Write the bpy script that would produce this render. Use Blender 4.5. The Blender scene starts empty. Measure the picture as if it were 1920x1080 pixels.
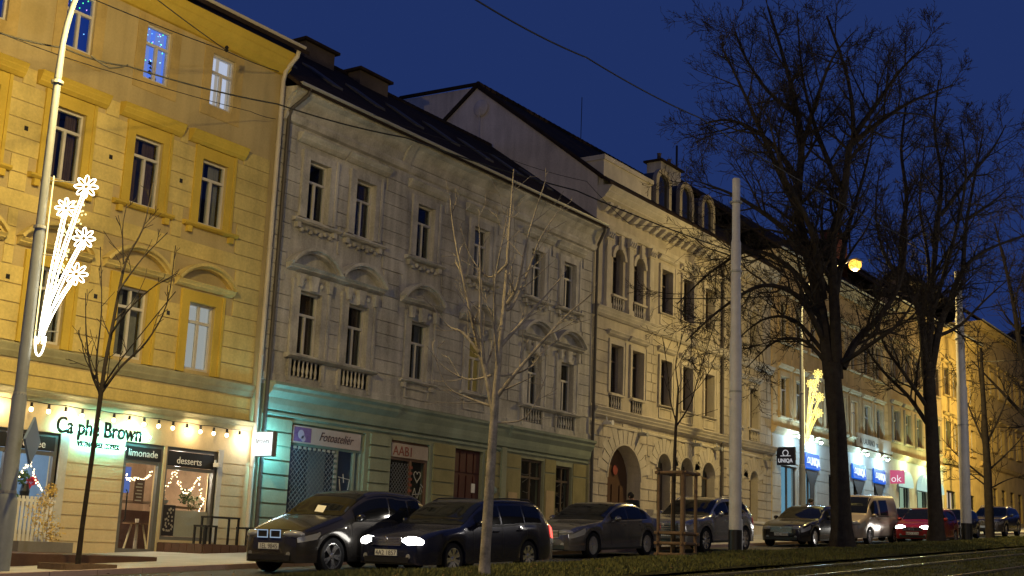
import bpy, bmesh, math, random
from mathutils import Vector, Matrix
sc = bpy.context.scene
COL = sc.collection
R_ = math.radians

# ------------------------------------------------------------------ camera
cd = bpy.data.cameras.new('camera')
cam = bpy.data.objects.new('camera', cd); COL.objects.link(cam)
cx = Vector((0.55886137, -0.82831461, 0.03960893))
cdn = Vector((0.19253456, 0.08314721, -0.97776121))
cfw = Vector((0.80660053, 0.55405906, 0.20594695))
cam.matrix_world = Matrix(((cx.x, -cdn.x, -cfw.x, 0), (cx.y, -cdn.y, -cfw.y, 0), (cx.z, -cdn.z, -cfw.z, 0), (0, 0, 0, 1)))
cd.sensor_width = 36; cd.lens = 2367 / 1920 * 36; cd.clip_start = 0.1; cd.clip_end = 3000
sc.camera = cam
# ------------------------------------------------------------------ sky at dusk
w = bpy.data.worlds.new('World'); sc.world = w; w.use_nodes = True
nt = w.node_tree; bg = nt.nodes['Background']
sky = nt.nodes.new('ShaderNodeTexSky'); sky.sky_type = 'NISHITA'; sky.sun_disc = False
sky.sun_elevation = R_(-6.0); sky.sun_rotation = R_(250); sky.altitude = 200; sky.air_density = 1.0; sky.dust_density = 0.3; sky.ozone_density = 4.0
hs = nt.nodes.new('ShaderNodeMixRGB'); hs.blend_type = 'MIX'; hs.inputs[0].default_value = 0.8
hs.inputs[2].default_value = (0.11, 0.25, 1.04, 1)
nt.links.new(sky.outputs[0], hs.inputs[1]); nt.links.new(hs.outputs[0], bg.inputs[0])
bg.inputs[1].default_value = 0.148
sc.view_settings.view_transform = 'Standard'; sc.view_settings.look = 'None'
sc.view_settings.exposure = 0.0; sc.view_settings.gamma = 1.0
sc.cycles.use_denoising = True
sc.cycles.max_bounces = 6; sc.cycles.transparent_max_bounces = 12
sc.cycles.sample_clamp_indirect = 4.0; sc.cycles.caustics_reflective = False; sc.cycles.caustics_refractive = False

# ------------------------------------------------------------------ helpers
SL = 0.045
def gz(x): return SL * x - 1.34
PAVE = 0.09
MATS = {}
def mat(name, col, rough=0.8, spec=0.3, metal=0.0, var=0.18, scale=1.5, fine=18.0, bump=0.0, emit=None, es=0.0, alpha=None, streak=0.0, coat=0.0):
    if name in MATS: return MATS[name]
    m = bpy.data.materials.new(name); m.use_nodes = True; MATS[name] = m
    t = m.node_tree; b = t.nodes['Principled BSDF']
    b.inputs['Roughness'].default_value = rough; b.inputs['Metallic'].default_value = metal
    b.inputs['Specular IOR Level'].default_value = spec; b.inputs['Base Color'].default_value = (*col, 1)
    if coat: b.inputs['Coat Weight'].default_value = coat; b.inputs['Coat Roughness'].default_value = 0.05
    if var > 0:
        g = t.nodes.new('ShaderNodeNewGeometry')
        n1 = t.nodes.new('ShaderNodeTexNoise'); n1.inputs['Scale'].default_value = scale; n1.inputs['Detail'].default_value = 6
        n2 = t.nodes.new('ShaderNodeTexNoise'); n2.inputs['Scale'].default_value = fine; n2.inputs['Detail'].default_value = 3
        t.links.new(g.outputs['Position'], n1.inputs['Vector']); t.links.new(g.outputs['Position'], n2.inputs['Vector'])
        mx = t.nodes.new('ShaderNodeMath'); mx.operation = 'MULTIPLY_ADD'
        t.links.new(n2.outputs['Fac'], mx.inputs[0]); mx.inputs[1].default_value = 0.45; t.links.new(n1.outputs['Fac'], mx.inputs[2])
        last = mx.outputs[0]
        if streak > 0:
            mp = t.nodes.new('ShaderNodeMapping'); mp.inputs['Scale'].default_value = (2.2, 2.2, 0.22)
            n3 = t.nodes.new('ShaderNodeTexNoise'); n3.inputs['Scale'].default_value = 1.6; n3.inputs['Detail'].default_value = 5
            t.links.new(g.outputs['Position'], mp.inputs[0]); t.links.new(mp.outputs[0], n3.inputs['Vector'])
            m3 = t.nodes.new('ShaderNodeMath'); m3.operation = 'MULTIPLY_ADD'; m3.inputs[1].default_value = streak
            t.links.new(n3.outputs['Fac'], m3.inputs[0]); t.links.new(last, m3.inputs[2]); last = m3.outputs[0]
        rp = t.nodes.new('ShaderNodeMapRange'); tot = 0.72 + 0.5 * streak
        rp.inputs[1].default_value = tot - 0.3; rp.inputs[2].default_value = tot + 0.3
        rp.inputs[3].default_value = 1 - var; rp.inputs[4].default_value = 1 + var
        t.links.new(last, rp.inputs[0])
        vm = t.nodes.new('ShaderNodeVectorMath'); vm.operation = 'SCALE'; vm.inputs[0].default_value = col
        t.links.new(rp.outputs[0], vm.inputs['Scale']); t.links.new(vm.outputs[0], b.inputs['Base Color'])
        if bump > 0:
            bp = t.nodes.new('ShaderNodeBump'); bp.inputs['Strength'].default_value = bump; bp.inputs['Distance'].default_value = 0.02
            t.links.new(n2.outputs['Fac'], bp.inputs['Height']); t.links.new(bp.outputs[0], b.inputs['Normal'])
    if emit:
        b.inputs['Emission Color'].default_value = (*emit, 1); b.inputs['Emission Strength'].default_value = es
    if alpha is not None:      # clear window glass: mostly see-through with a mirror sheen
        o = t.nodes['Material Output']; tr = t.nodes.new('ShaderNodeBsdfTransparent'); gl = t.nodes.new('ShaderNodeBsdfGlossy')
        gl.inputs['Roughness'].default_value = 0.03; gl.inputs['Color'].default_value = (.9, .95, 1, 1)
        tr.inputs['Color'].default_value = (*col, 1)
        fr = t.nodes.new('ShaderNodeFresnel'); fr.inputs[0].default_value = 1.5
        ad = t.nodes.new('ShaderNodeMath'); ad.operation = 'ADD'; ad.inputs[1].default_value = alpha
        t.links.new(fr.outputs[0], ad.inputs[0])
        gb = t.nodes.new('ShaderNodeNewGeometry'); iv = t.nodes.new('ShaderNodeMath'); iv.operation = 'SUBTRACT'; iv.inputs[0].default_value = 1.0; t.links.new(gb.outputs['Backfacing'], iv.inputs[1])
        mu = t.nodes.new('ShaderNodeMath'); mu.operation = 'MULTIPLY'; t.links.new(ad.outputs[0], mu.inputs[0]); t.links.new(iv.outputs[0], mu.inputs[1])   # the inner face of a pane does not mirror again
        ms = t.nodes.new('ShaderNodeMixShader'); t.links.new(mu.outputs[0], ms.inputs[0]); t.links.new(tr.outputs[0], ms.inputs[1]); t.links.new(gl.outputs[0], ms.inputs[2])
        t.links.new(ms.outputs[0], o.inputs[0])
    return m
def em(name, col, s): return mat(name, (0.02, 0.02, 0.02), 0.5, var=0, emit=col, es=s)

def tag(o, label=None, cat=None, group=None, kind=None):
    if label: o['label'] = label
    if cat: o['category'] = cat
    if group: o['group'] = group
    if kind: o['kind'] = kind
    return o
def put(name, me, m=None, parent=None, world=True):
    o = bpy.data.objects.new(name, me); COL.objects.link(o)
    if m is not None and len(me.materials) == 0: me.materials.append(m)
    if parent is not None:
        o.parent = parent
        if world:
            o.matrix_parent_inverse = ABS[parent.name].inverted() if parent.name in ABS else Matrix()
            if parent.name in ABS: ABS[o.name] = Matrix()
    elif world: ABS[o.name] = Matrix()
    return o
ABS = {}
def thing(name, loc, label, cat, group=None, rot=(0, 0, 0)):
    o = bpy.data.objects.new(name, None); COL.objects.link(o); o.location = loc; o.rotation_euler = rot
    o.empty_display_size = 0.2
    ABS[o.name] = Matrix.Translation(loc)
    return tag(o, label, cat, group)
def mesh(v, f, smooth=False):
    me = bpy.data.meshes.new('m'); me.from_pydata(v, [], f); me.update()
    if smooth:
        for p in me.polygons: p.use_smooth = True
    return me
class MB:
    """collects simple solids into one mesh"""
    def __init__(s): s.v = []; s.f = []
    def add(s, v, f):
        n = len(s.v); s.v += [tuple(p) for p in v]; s.f += [tuple(i + n for i in q) for q in f]; return s
    def box(s, x0, x1, y0, y1, z0, z1):
        return s.add([(x0, y0, z0), (x1, y0, z0), (x1, y1, z0), (x0, y1, z0), (x0, y0, z1), (x1, y0, z1), (x1, y1, z1), (x0, y1, z1)],
                     [(0, 3, 2, 1), (4, 5, 6, 7), (0, 1, 5, 4), (1, 2, 6, 5), (2, 3, 7, 6), (3, 0, 4, 7)])
    def tube(s, path, rad, n=8, cap=True):
        P = [Vector(p) for p in path]; rr = rad if hasattr(rad, '__len__') else [rad] * len(P)
        v = []; f = []; up = Vector((0.13, 0.31, 0.94)).normalized(); prev = None
        for i, p in enumerate(P):
            t = (P[min(i + 1, len(P) - 1)] - P[max(i - 1, 0)])
            t = t.normalized() if t.length > 1e-9 else Vector((0, 0, 1))
            a = t.cross(up) if prev is None else (prev - t * prev.dot(t))
            if a.length < 1e-4: a = t.cross(Vector((1, 0, 0)))
            a.normalize(); prev = a; b = t.cross(a)
            for k in range(n):
                q = 2 * math.pi * k / n; v.append(p + (a * math.cos(q) + b * math.sin(q)) * rr[i])
        for i in range(len(P) - 1):
            for k in range(n):
                f.append((i * n + k, i * n + (k + 1) % n, (i + 1) * n + (k + 1) % n, (i + 1) * n + k))
        if cap: f.append(tuple(range(n - 1, -1, -1))); f.append(tuple((len(P) - 1) * n + k for k in range(n)))
        return s.add(v, f)
    def lathe(s, prof, c=(0, 0, 0), n=10, axis='z', cap=True):
        v = []; f = []
        for r, h in prof:
            for k in range(n):
                q = 2 * math.pi * k / n
                if axis == 'z': v.append((c[0] + r * math.cos(q), c[1] + r * math.sin(q), c[2] + h))
                elif axis == 'y': v.append((c[0] + r * math.cos(q), c[1] + h, c[2] + r * math.sin(q)))
                else: v.append((c[0] + h, c[1] + r * math.cos(q), c[2] + r * math.sin(q)))
        for i in range(len(prof) - 1):
            for k in range(n): f.append((i * n + k, i * n + (k + 1) % n, (i + 1) * n + (k + 1) % n, (i + 1) * n + k))
        if cap: f.append(tuple(range(n - 1, -1, -1))); f.append(tuple((len(prof) - 1) * n + k for k in range(n)))
        return s.add(v, f)
    def prof(s, pts, x0, x1):
        """closed (y, z) outline drawn along x"""
        n = len(pts)
        return s.add([(x0, y, z) for y, z in pts] + [(x1, y, z) for y, z in pts],
                     [tuple(range(n)), tuple(range(2 * n - 1, n - 1, -1))] + [(k, n + k, n + (k + 1) % n, (k + 1) % n) for k in range(n)])
    def slab(s, pts, y0, y1):
        """closed (x, z) outline given depth y0..y1"""
        n = len(pts)
        return s.add([(x, y0, z) for x, z in pts] + [(x, y1, z) for x, z in pts],
                     [tuple(range(n)), tuple(range(2 * n - 1, n - 1, -1))] + [(k, n + k, n + (k + 1) % n, (k + 1) % n) for k in range(n)])
    def ball(s, c, r, n=8, sz=1.0):
        m = n // 2 + 1; pr = [(max(r * math.sin(math.pi * i / m), 1e-4), -r * sz * math.cos(math.pi * i / m)) for i in range(m + 1)]
        return s.lathe(pr, c, n)
    def me(s, smooth=False):
        m = mesh(s.v, s.f, smooth); bm = bmesh.new(); bm.from_mesh(m); bmesh.ops.recalc_face_normals(bm, faces=bm.faces); bm.to_mesh(m); bm.free()
        if smooth: m.set_sharp_from_angle(angle=R_(40))
        return m
    def put(s, name, m, parent=None, smooth=False, world=True): return put(name, s.me(smooth), m, parent, world)
CUBE = {}
def piece(name, m, parent, x0, x1, y0, y1, z0, z1):
    """box-shaped piece sharing one mesh per material, sized by its scale"""
    if m.name not in CUBE:
        me = MB().box(-.5, .5, -.5, .5, -.5, .5).me(); me.materials.append(m); CUBE[m.name] = me
    o = bpy.data.objects.new(name, CUBE[m.name]); COL.objects.link(o)
    o.location = ((x0 + x1) / 2, (y0 + y1) / 2, (z0 + z1) / 2); o.scale = (x1 - x0, y1 - y0, z1 - z0)
    if parent is not None:
        o.parent = parent; o.matrix_parent_inverse = ABS[parent.name].inverted()
    return o
def text(name, s, size, loc, m, parent=None, ext=0.01, align='LEFT', rot=(R_(90), 0, 0), shear=0.0, sx=1.0, bold=0.0):
    c = bpy.data.curves.new('t', 'FONT'); c.body = s; c.size = size; c.extrude = ext; c.align_x = align; c.shear = shear; c.offset = bold; c.resolution_u = 3
    t = bpy.data.objects.new('t', c); COL.objects.link(t); bpy.context.view_layer.update()
    me = bpy.data.meshes.new_from_object(t.evaluated_get(bpy.context.evaluated_depsgraph_get()))
    bpy.data.objects.remove(t)
    M4 = Matrix.Translation(loc) @ (Matrix.Rotation(rot[2], 4, 'Z') @ Matrix.Rotation(rot[0], 4, 'X')) @ Matrix.Diagonal((sx, 1, 1, 1))
    me.transform(M4); me.materials.clear(); me.materials.append(m)
    return put(name, me, None, parent)
def point(parent_name, loc, col, power, rad=0.1, parent=None, spot=None, aim=None):
    l = bpy.data.lights.new(parent_name, 'SPOT' if spot else 'POINT'); l.color = col; l.energy = power; l.shadow_soft_size = rad
    if spot: l.spot_size = R_(spot); l.spot_blend = 0.8
    o = bpy.data.objects.new(parent_name, l); COL.objects.link(o); o.location = loc
    if aim: o.rotation_euler = (Vector(aim) - Vector(loc)).to_track_quat('-Z', 'Y').to_euler()
    if parent is not None:
        o.parent = parent; o.matrix_parent_inverse = ABS[parent.name].inverted()
    return o

# ------------------------------------------------------------------ materials
yel = mat('yellow_stucco', (0.61, 0.49, 0.19), 0.9, 0.15, var=0.28, scale=0.9, bump=0.15, streak=0.5)
yel2 = mat('deep_yellow_trim', (0.58, 0.42, 0.075), 0.85, 0.15, var=0.14, scale=1.2, bump=0.1, streak=0.4)
yel3 = mat('smooth_ochre_plaster', (0.49, 0.39, 0.20), 0.9, 0.15, var=0.18, scale=0.7, bump=0.15, streak=0.7)
grn_trim = mat('grey_green_course', (0.36, 0.34, 0.21), 0.85, 0.15, var=0.2, streak=0.5)
cream = mat('cream_paint', (0.62, 0.55, 0.44), 0.7, 0.3, var=0.12)
gry = mat('grey_stucco', (0.45, 0.43, 0.395), 0.9, 0.12, var=0.44, scale=0.6, bump=0.2, streak=0.9)
gry2 = mat('grey_moulding', (0.475, 0.455, 0.42), 0.85, 0.12, var=0.40, scale=1.4, bump=0.15, streak=0.6)
grn = mat('green_plaster', (0.27, 0.285, 0.20), 0.85, 0.2, var=0.22, scale=0.9, bump=0.15, streak=0.7)
grn2 = mat('green_cornice', (0.25, 0.29, 0.23), 0.8, 0.2, var=0.2, scale=1.2, streak=0.5)
olive = mat('ochre_green_plaster', (0.27, 0.24, 0.12), 0.85, 0.2, var=0.22, streak=0.6)
sand = mat('sandstone_stucco', (0.45, 0.405, 0.34), 0.9, 0.15, var=0.28, scale=0.8, bump=0.2, streak=0.7)
sand2 = mat('sandstone_moulding', (0.49, 0.45, 0.39), 0.85, 0.15, var=0.2, scale=1.3, bump=0.15, streak=0.6)
pale = mat('pale_stucco', (0.52, 0.50, 0.46), 0.9, 0.15, var=0.15, streak=0.5)
brn = mat('brown_stucco', (0.42, 0.32, 0.19), 0.9, 0.15, var=0.2, streak=0.6)
ochre = mat('ochre_stucco', (0.50, 0.37, 0.15), 0.9, 0.15, var=0.2, streak=0.6)
firewall = mat('firewall_plaster', (0.60, 0.54, 0.48), 0.95, 0.1, var=0.30, scale=0.5, bump=0.1, streak=0.6)
rooft = mat('dark_roof_tile', (0.036, 0.026, 0.022), 0.95, 0.03, var=0.35, scale=2.5, fine=9, bump=0.6)
slate = mat('slate_blue_roof', (0.05, 0.052, 0.062), 0.7, 0.3, var=0.3, bump=0.4)
brick = mat('chimney_brick', (0.10, 0.08, 0.07), 0.95, 0.1, var=0.3, fine=25, bump=0.4)
zinc = mat('zinc_gutter', (0.38, 0.38, 0.36), 0.5, 0.5, metal=0.3, var=0.15)
pipec = mat('cream_pipe', (0.55, 0.50, 0.42), 0.5, 0.4, var=0.12)
piped = mat('dark_pipe', (0.07, 0.06, 0.055), 0.5, 0.4, var=0.15)
wfr = mat('white_window_frame', (0.60, 0.57, 0.52), 0.55, 0.4, var=0.08)
dfr = mat('dark_window_frame', (0.09, 0.065, 0.05), 0.5, 0.4, var=0.1)
grfr = mat('grey_shop_frame', (0.13, 0.125, 0.12), 0.45, 0.4, var=0.08)
glass = mat('window_glass', (0.82, 0.86, 0.9), alpha=0.05)
cglass = mat('clear_shop_glass', (0.97, 0.98, 0.98), alpha=0.0)
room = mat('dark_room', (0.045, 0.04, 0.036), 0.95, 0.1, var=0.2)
curt = mat('linen_curtain', (0.34, 0.31, 0.27), 0.95, 0.1, var=0.15, scale=6)
curtb = mat('brown_curtain', (0.14, 0.085, 0.05), 0.95, 0.1, var=0.2, scale=6)
asph = mat('asphalt', (0.048, 0.047, 0.047), 0.75, 0.35, var=0.3, scale=0.5, fine=60, bump=0.4)
pave = mat('pavement_stone', (0.40, 0.39, 0.38), 0.8, 0.3, var=0.25, scale=1.2, fine=22, bump=0.4)
kerbm = mat('granite_kerb', (0.34, 0.25, 0.24), 0.8, 0.3, var=0.2)
soil = mat('ground_soil', (0.05, 0.045, 0.032), 0.95, 0.1, var=0.35, scale=0.8, bump=0.5)
turf = mat('turf', (0.072, 0.066, 0.024), 0.95, 0.1, var=0.5, scale=0.9, fine=12, bump=0.6)
bladem = mat('grass_blades', (0.115, 0.115, 0.036), 0.8, 0.2, var=0.45, scale=1.1)
railm = mat('steel_rail', (0.42, 0.40, 0.38), 0.28, 0.5, metal=0.9, var=0.2)
barkd = mat('dark_bark', (0.050, 0.041, 0.033), 0.95, 0.1, var=0.35, scale=6, fine=30, bump=0.8)
barkl = mat('pale_bark', (0.25, 0.22, 0.185), 0.85, 0.2, var=0.5, scale=5, fine=26, bump=0.5)
barks = mat('sapling_bark', (0.035, 0.027, 0.021), 0.9, 0.2, var=0.3, scale=6, fine=30, bump=0.4)
timber = mat('raw_timber', (0.16, 0.105, 0.066), 0.85, 0.2, var=0.3, scale=5, fine=30, bump=0.3)
deckm = mat('brown_deck_board', (0.085, 0.045, 0.032), 0.6, 0.3, var=0.25, scale=3, fine=25)
steelp = mat('painted_steel_pole', (0.60, 0.58, 0.56), 0.5, 0.4, var=0.14, scale=3)
steelg = mat('grey_blue_mast', (0.20, 0.22, 0.26), 0.45, 0.45, var=0.14, scale=3)
black = mat('black_paint', (0.015, 0.014, 0.014), 0.4, 0.4, var=0.15)
wirem = mat('black_cable', (0.012, 0.012, 0.013), 0.6, 0.3, var=0)
white = mat('white_paint', (0.75, 0.74, 0.72), 0.5, 0.4, var=0.06)
# ------------------------------------------------------------------ the ground
def sheet(name, x0, x1, y0, y1, dz, m, nx=1, ny=1, fn=None):
    v = []; f = []
    for i in range(nx + 1):
        for j in range(ny + 1):
            x = x0 + (x1 - x0) * i / nx; y = y0 + (y1 - y0) * j / ny
            v.append((x, y, gz(x) + dz + (fn(x, y) if fn else 0)))
    for i in range(nx):
        for j in range(ny):
            a = i * (ny + 1) + j; f.append((a, a + ny + 1, a + ny + 2, a + 1))
    o = put(name, mesh(v, f, fn is not None), m); tag(o, kind='structure'); return o
sheet('ground', -120, 420, -120, 260, -0.03, soil)
sheet('road', -20, 160, 14.42, 19.0, 0.0, asph)
sheet('opposite_road', -20, 160, -3.0, 3.4, 0.0, asph)
pv = MB()
pv.add([(-20, 19.14, gz(-20) + PAVE), (160, 19.14, gz(160) + PAVE), (160, 25.3, gz(160) + PAVE), (-20, 25.3, gz(-20) + PAVE),
        (-20, 19.14, gz(-20) - .02), (160, 19.14, gz(160) - .02)], [(0, 1, 2, 3), (0, 4, 5, 1)])
pvo = pv.put('pavement', pave); tag(pvo, kind='structure')
def kerb(name, x0, x1, y0, y1, top, far):
    k = thing(name, (x0, y0, gz(x0)), None, None); tag(k, kind='structure')
    x = x0; me = None
    while x < far:
        if me is None:
            me = MB().box(0, 0.985, 0, y1 - y0, -0.1, top).me(); me.materials.append(kerbm)
        o = bpy.data.objects.new('kerb_stone', me); COL.objects.link(o); o.parent = k; o.location = (x - x0, 0, SL * (x - x0))
        o.rotation_euler = (0, -math.atan(SL), 0); x += 1.0
    L = x1 - x
    s = MB().add([(x, y0, gz(x) - .1), (x1, y0, gz(x1) - .1), (x1, y1, gz(x1) - .1), (x, y1, gz(x) - .1), (x, y0, gz(x) + top), (x1, y0, gz(x1) + top), (x1, y1, gz(x1) + top), (x, y1, gz(x) + top)],
                 [(0, 3, 2, 1), (4, 5, 6, 7), (0, 1, 5, 4), (1, 2, 6, 5), (2, 3, 7, 6), (3, 0, 4, 7)])
    s.put('kerb_run', kerbm, k)
kerb('pavement_kerb', 9, 160, 19.0, 19.14, PAVE + .008, 26)
kerb('median_kerb', 14, 160, 14.3, 14.42, 0.14, 52)
rnd = random.Random(5)
def hump(x, y):
    t = (y - 11.5) / 2.8
    return (0.10 + 0.13 * math.sin(math.pi * min(max(t, 0), 1)) + 0.025 * math.sin(x * 1.3 + y) + 0.02 * math.sin(x * 0.43 + 2 * y)) if 0 < t < 1 else 0.08
def mtop(x, y): return gz(x) + hump(x, y)
sheet('median_lawn', -10, 150, 11.5, 14.3, 0.0, turf, 160, 12, hump)
sheet('track_bed', -20, 150, 4.2, 11.5, 0.02, turf, 170, 8, lambda x, y: 0.02 * math.sin(3 * y + x))
sheet('near_verge', -20, 150, 3.4, 4.2, 0.03, soil)
for i, y in enumerate((10.8, 9.36, 7.2, 5.76)):
    r = thing('tram_rail', (12, y, gz(12)), ['farthest tram rail from the camera, lying in grass beside the tree median', 'second tram rail out from the tree median',
              'tram rail nearer the camera, third from the tree median', 'tram rail nearest the camera in the grass'][i], 'tram rail', 'tram rails set in the grass')
    b = MB()
    for (a, c, z0, z1) in ((-.032, .032, .03, .075), (-.01, .01, 0, .04), (.045, .06, .02, .06)):
        b.add([(-6, y + a, gz(-6) + z0), (120, y + a, gz(120) + z0), (120, y + c, gz(120) + z0), (-6, y + c, gz(-6) + z0),
               (-6, y + a, gz(-6) + z1), (120, y + a, gz(120) + z1), (120, y + c, gz(120) + z1), (-6, y + c, gz(-6) + z1)],
              [(0, 3, 2, 1), (4, 5, 6, 7), (0, 1, 5, 4), (1, 2, 6, 5), (2, 3, 7, 6), (3, 0, 4, 7)])
    b.put('rail_head', railm, r)
def blades(name, label, x0, x1, y0, y1, n, zf, hmin, hmax):
    v = []; f = []
    for i in range(n):
        x = x0 + (x1 - x0) * rnd.random() ** 1.6; y = rnd.uniform(y0, y1); h = rnd.uniform(hmin, hmax); a = rnd.random() * 6.28; wd = .006 + .0006 * x
        z = zf(x, y) - .01; lx, ly = rnd.uniform(-.05, .05), rnd.uniform(-.05, .05); c, s = math.cos(a) * wd, math.sin(a) * wd
        k = len(v); v += [(x - c, y - s, z), (x + c, y + s, z), (x + lx, y + ly, z + h)]; f.append((k, k + 1, k + 2))
    o = put(name, mesh(v, f), bladem); tag(o, label, 'grass', kind='stuff')
blades('median_grass', 'short winter grass covering the raised tree median', 14, 75, 11.5, 14.3, 60000, mtop, .03, .10)
blades('track_grass', 'short dull grass growing between the tram rails', 14, 60, 4.4, 11.4, 45000, lambda x, y: gz(x) + .02, .02, .06)

def litter(name, label, x0, x1, y0, y1, n, zf, m):
    v = []; f = []
    for i in range(n):
        x = x0 + (x1 - x0) * rnd.random() ** 1.4; y = y0 + (y1 - y0) * rnd.random(); z = zf(x, y) + rnd.uniform(.004, .03); a = rnd.random() * 6.28; s = rnd.uniform(.025, .06); c, d = math.cos(a) * s, math.sin(a) * s
        k = len(v); v += [(x - c, y - d, z), (x + d * .5, y - c * .5, z + rnd.uniform(0, .02)), (x + c, y + d, z + rnd.uniform(0, .03)), (x - d * .5, y + c * .5, z)]; f.append((k, k + 1, k + 2, k + 3))
    tag(put(name, mesh(v, f), m), label, 'leaves', kind='stuff')
leafb = mat('dry_leaf', (.16, .095, .04), .8, .2, var=.5, scale=9)
litter('fallen_leaves', 'dry brown leaves scattered over the grass median', 14, 70, 11.6, 14.28, 1500, mtop, leafb)
litter('gutter_leaves', 'dry leaves and litter lying on the asphalt and along the kerbs', 12, 60, 14.5, 19.0, 420, lambda x, y: gz(x), leafb)
# the row of houses on the other side of the street, behind the camera: it darkens what the panes mirror
b = MB()
for k, (xa, xb, hh) in enumerate(((-40, -14, 15), (-14, 8, 17), (8, 30, 14.5), (30, 55, 16), (55, 82, 17), (82, 125, 16.5))):
    z0_ = gz(xa) - 1; b.box(xa, xb, -19, -9.5, z0_, gz((xa + xb) / 2) + hh); b.prof([(-19.4, gz((xa + xb) / 2) + hh), (-9.1, gz((xa + xb) / 2) + hh), (-14.2, gz((xa + xb) / 2) + hh + 4)], xa, xb)
tag(b.put('opposite_house_row', mat('dim_plaster', (.20, .18, .16), .9, var=.25, scale=.4), None), kind='structure')
# ------------------------------------------------------------------ facade tools (a facade stands in the plane y = Y and looks to -y)
Y = 25.0
def wall(name, x0, x1, z0, z1, holes, m, parent, y=Y, rev=0.28, arches=()):
    """wall face with openings (a, b, c, d) = x from a to b, z from c to d; arches (xc, r, zbot, zspring) are round-headed"""
    H = list(holes) + [(xc - r, xc + r, zb, zs + r) for xc, r, zb, zs in arches]
    xs = sorted({x0, x1, *[q for h in H for q in h[:2] if x0 < q < x1]}); zs_ = sorted({z0, z1, *[q for h in H for q in h[2:] if z0 < q < z1]})
    b = MB()
    for i in range(len(xs) - 1):
        run = None
        for j in range(len(zs_) - 1):
            cx_, cz_ = (xs[i] + xs[i + 1]) / 2, (zs_[j] + zs_[j + 1]) / 2
            inside = any(h[0] < cx_ < h[1] and h[2] < cz_ < h[3] for h in H)
            if not inside:
                b.add([(xs[i], y, zs_[j]), (xs[i + 1], y, zs_[j]), (xs[i + 1], y, zs_[j + 1]), (xs[i], y, zs_[j + 1])], [(0, 1, 2, 3)])
    for a, c, d, e in holes:
        b.add([(a, y, d), (c, y, d), (c, y, e), (a, y, e), (a, y + rev, d), (c, y + rev, d), (c, y + rev, e), (a, y + rev, e)],
              [(0, 1, 5, 4), (1, 2, 6, 5), (2, 3, 7, 6), (3, 0, 4, 7)])
    for xc, r, zb, zs in arches:
        n = 14; arc = [(xc + r * math.cos(math.pi * k / n), zs + r * math.sin(math.pi * k / n)) for k in range(n + 1)]
        right = [(xc + r, zs + r)] + [p for p in arc if p[0] >= xc - 1e-6]
        left = [(xc - r, zs + r)] + [p for p in arc if p[0] <= xc + 1e-6]
        for poly in (right, left):
            for k in range(1, len(poly) - 1):
                b.add([(poly[0][0], y, poly[0][1]), (poly[k][0], y, poly[k][1]), (poly[k + 1][0], y, poly[k + 1][1])], [(0, 1, 2)])
        out = [(xc + r, zb)] + arc + [(xc - r, zb)]
        for k in range(len(out)):
            p, q = out[k], out[(k + 1) % len(out)]
            b.add([(p[0], y, p[1]), (q[0], y, q[1]), (q[0], y + rev, q[1]), (p[0], y + rev, p[1])], [(0, 1, 2, 3)])
    return put(name, mesh(b.v, b.f), m, parent)
def shell(parent, x0, x1, z0, z1, m, y=Y, depth=11):
    b = MB()
    for x in (x0, x1): b.add([(x, y, z0), (x, y + depth, z0), (x, y + depth, z1), (x, y, z1)], [(0, 1, 2, 3)])
    b.add([(x0, y + depth, z0), (x1, y + depth, z0), (x1, y + depth, z1), (x0, y + depth, z1)], [(0, 1, 2, 3)])
    put('party_wall', mesh(b.v, b.f), m, parent)
def cut(lo, hi, ex):
    seg = [(lo, hi)]
    for a, b in ex:
        seg = [q for s in seg for q in ((s[0], min(s[1], a)), (max(s[0], b), s[1])) if q[1] - q[0] > 0.05]
    return seg
def bands(name, parent, m, x0, x1, z0, z1, h, ex, y=Y, proud=0.025, gap=0.028, arches=(), joint=None):
    """horizontal stucco courses with open joints; ex = rectangles kept free"""
    n = max(1, round((z1 - z0) / h)); h = (z1 - z0) / n
    for k in range(n):
        a, b = z0 + k * h + gap / 2, z0 + (k + 1) * h - gap / 2
        exx = [(e[0], e[1]) for e in ex if e[2] < b - .02 and e[3] > a + .02]
        for xc, rr, zb, zs, RR in arches:
            zm = (a + b) / 2
            if zb < b and zm < zs: exx.append((xc - rr, xc + rr))
            elif zm < zs + RR and zm >= zs:
                hw = math.sqrt(max(RR * RR - (zm - zs) ** 2, 0)); exx.append((xc - hw, xc + hw))
        for s in cut(x0, x1, exx):
            if joint:
                L = s[1] - s[0]; c = max(1, round(L / joint)); off = 0.0
                cuts = [s[0]] + [s[0] + L * (q + (0.28 if k % 2 else -0.0)) / c for q in range(1, c)] + [s[1]]
                if c == 1 and L > joint * .8 and k % 2: cuts = [s[0], s[0] + L * .5, s[1]]
            else: cuts = [s[0], s[1]]
            for q in range(len(cuts) - 1):
                u = cuts[q] + (gap / 2 if q else 0); v = cuts[q + 1] - (gap / 2 if q < len(cuts) - 2 else 0)
                if v - u > .04: piece(name, m, parent, u, v, y - proud, y + .002, a, b)
FRAMES = {}
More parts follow.
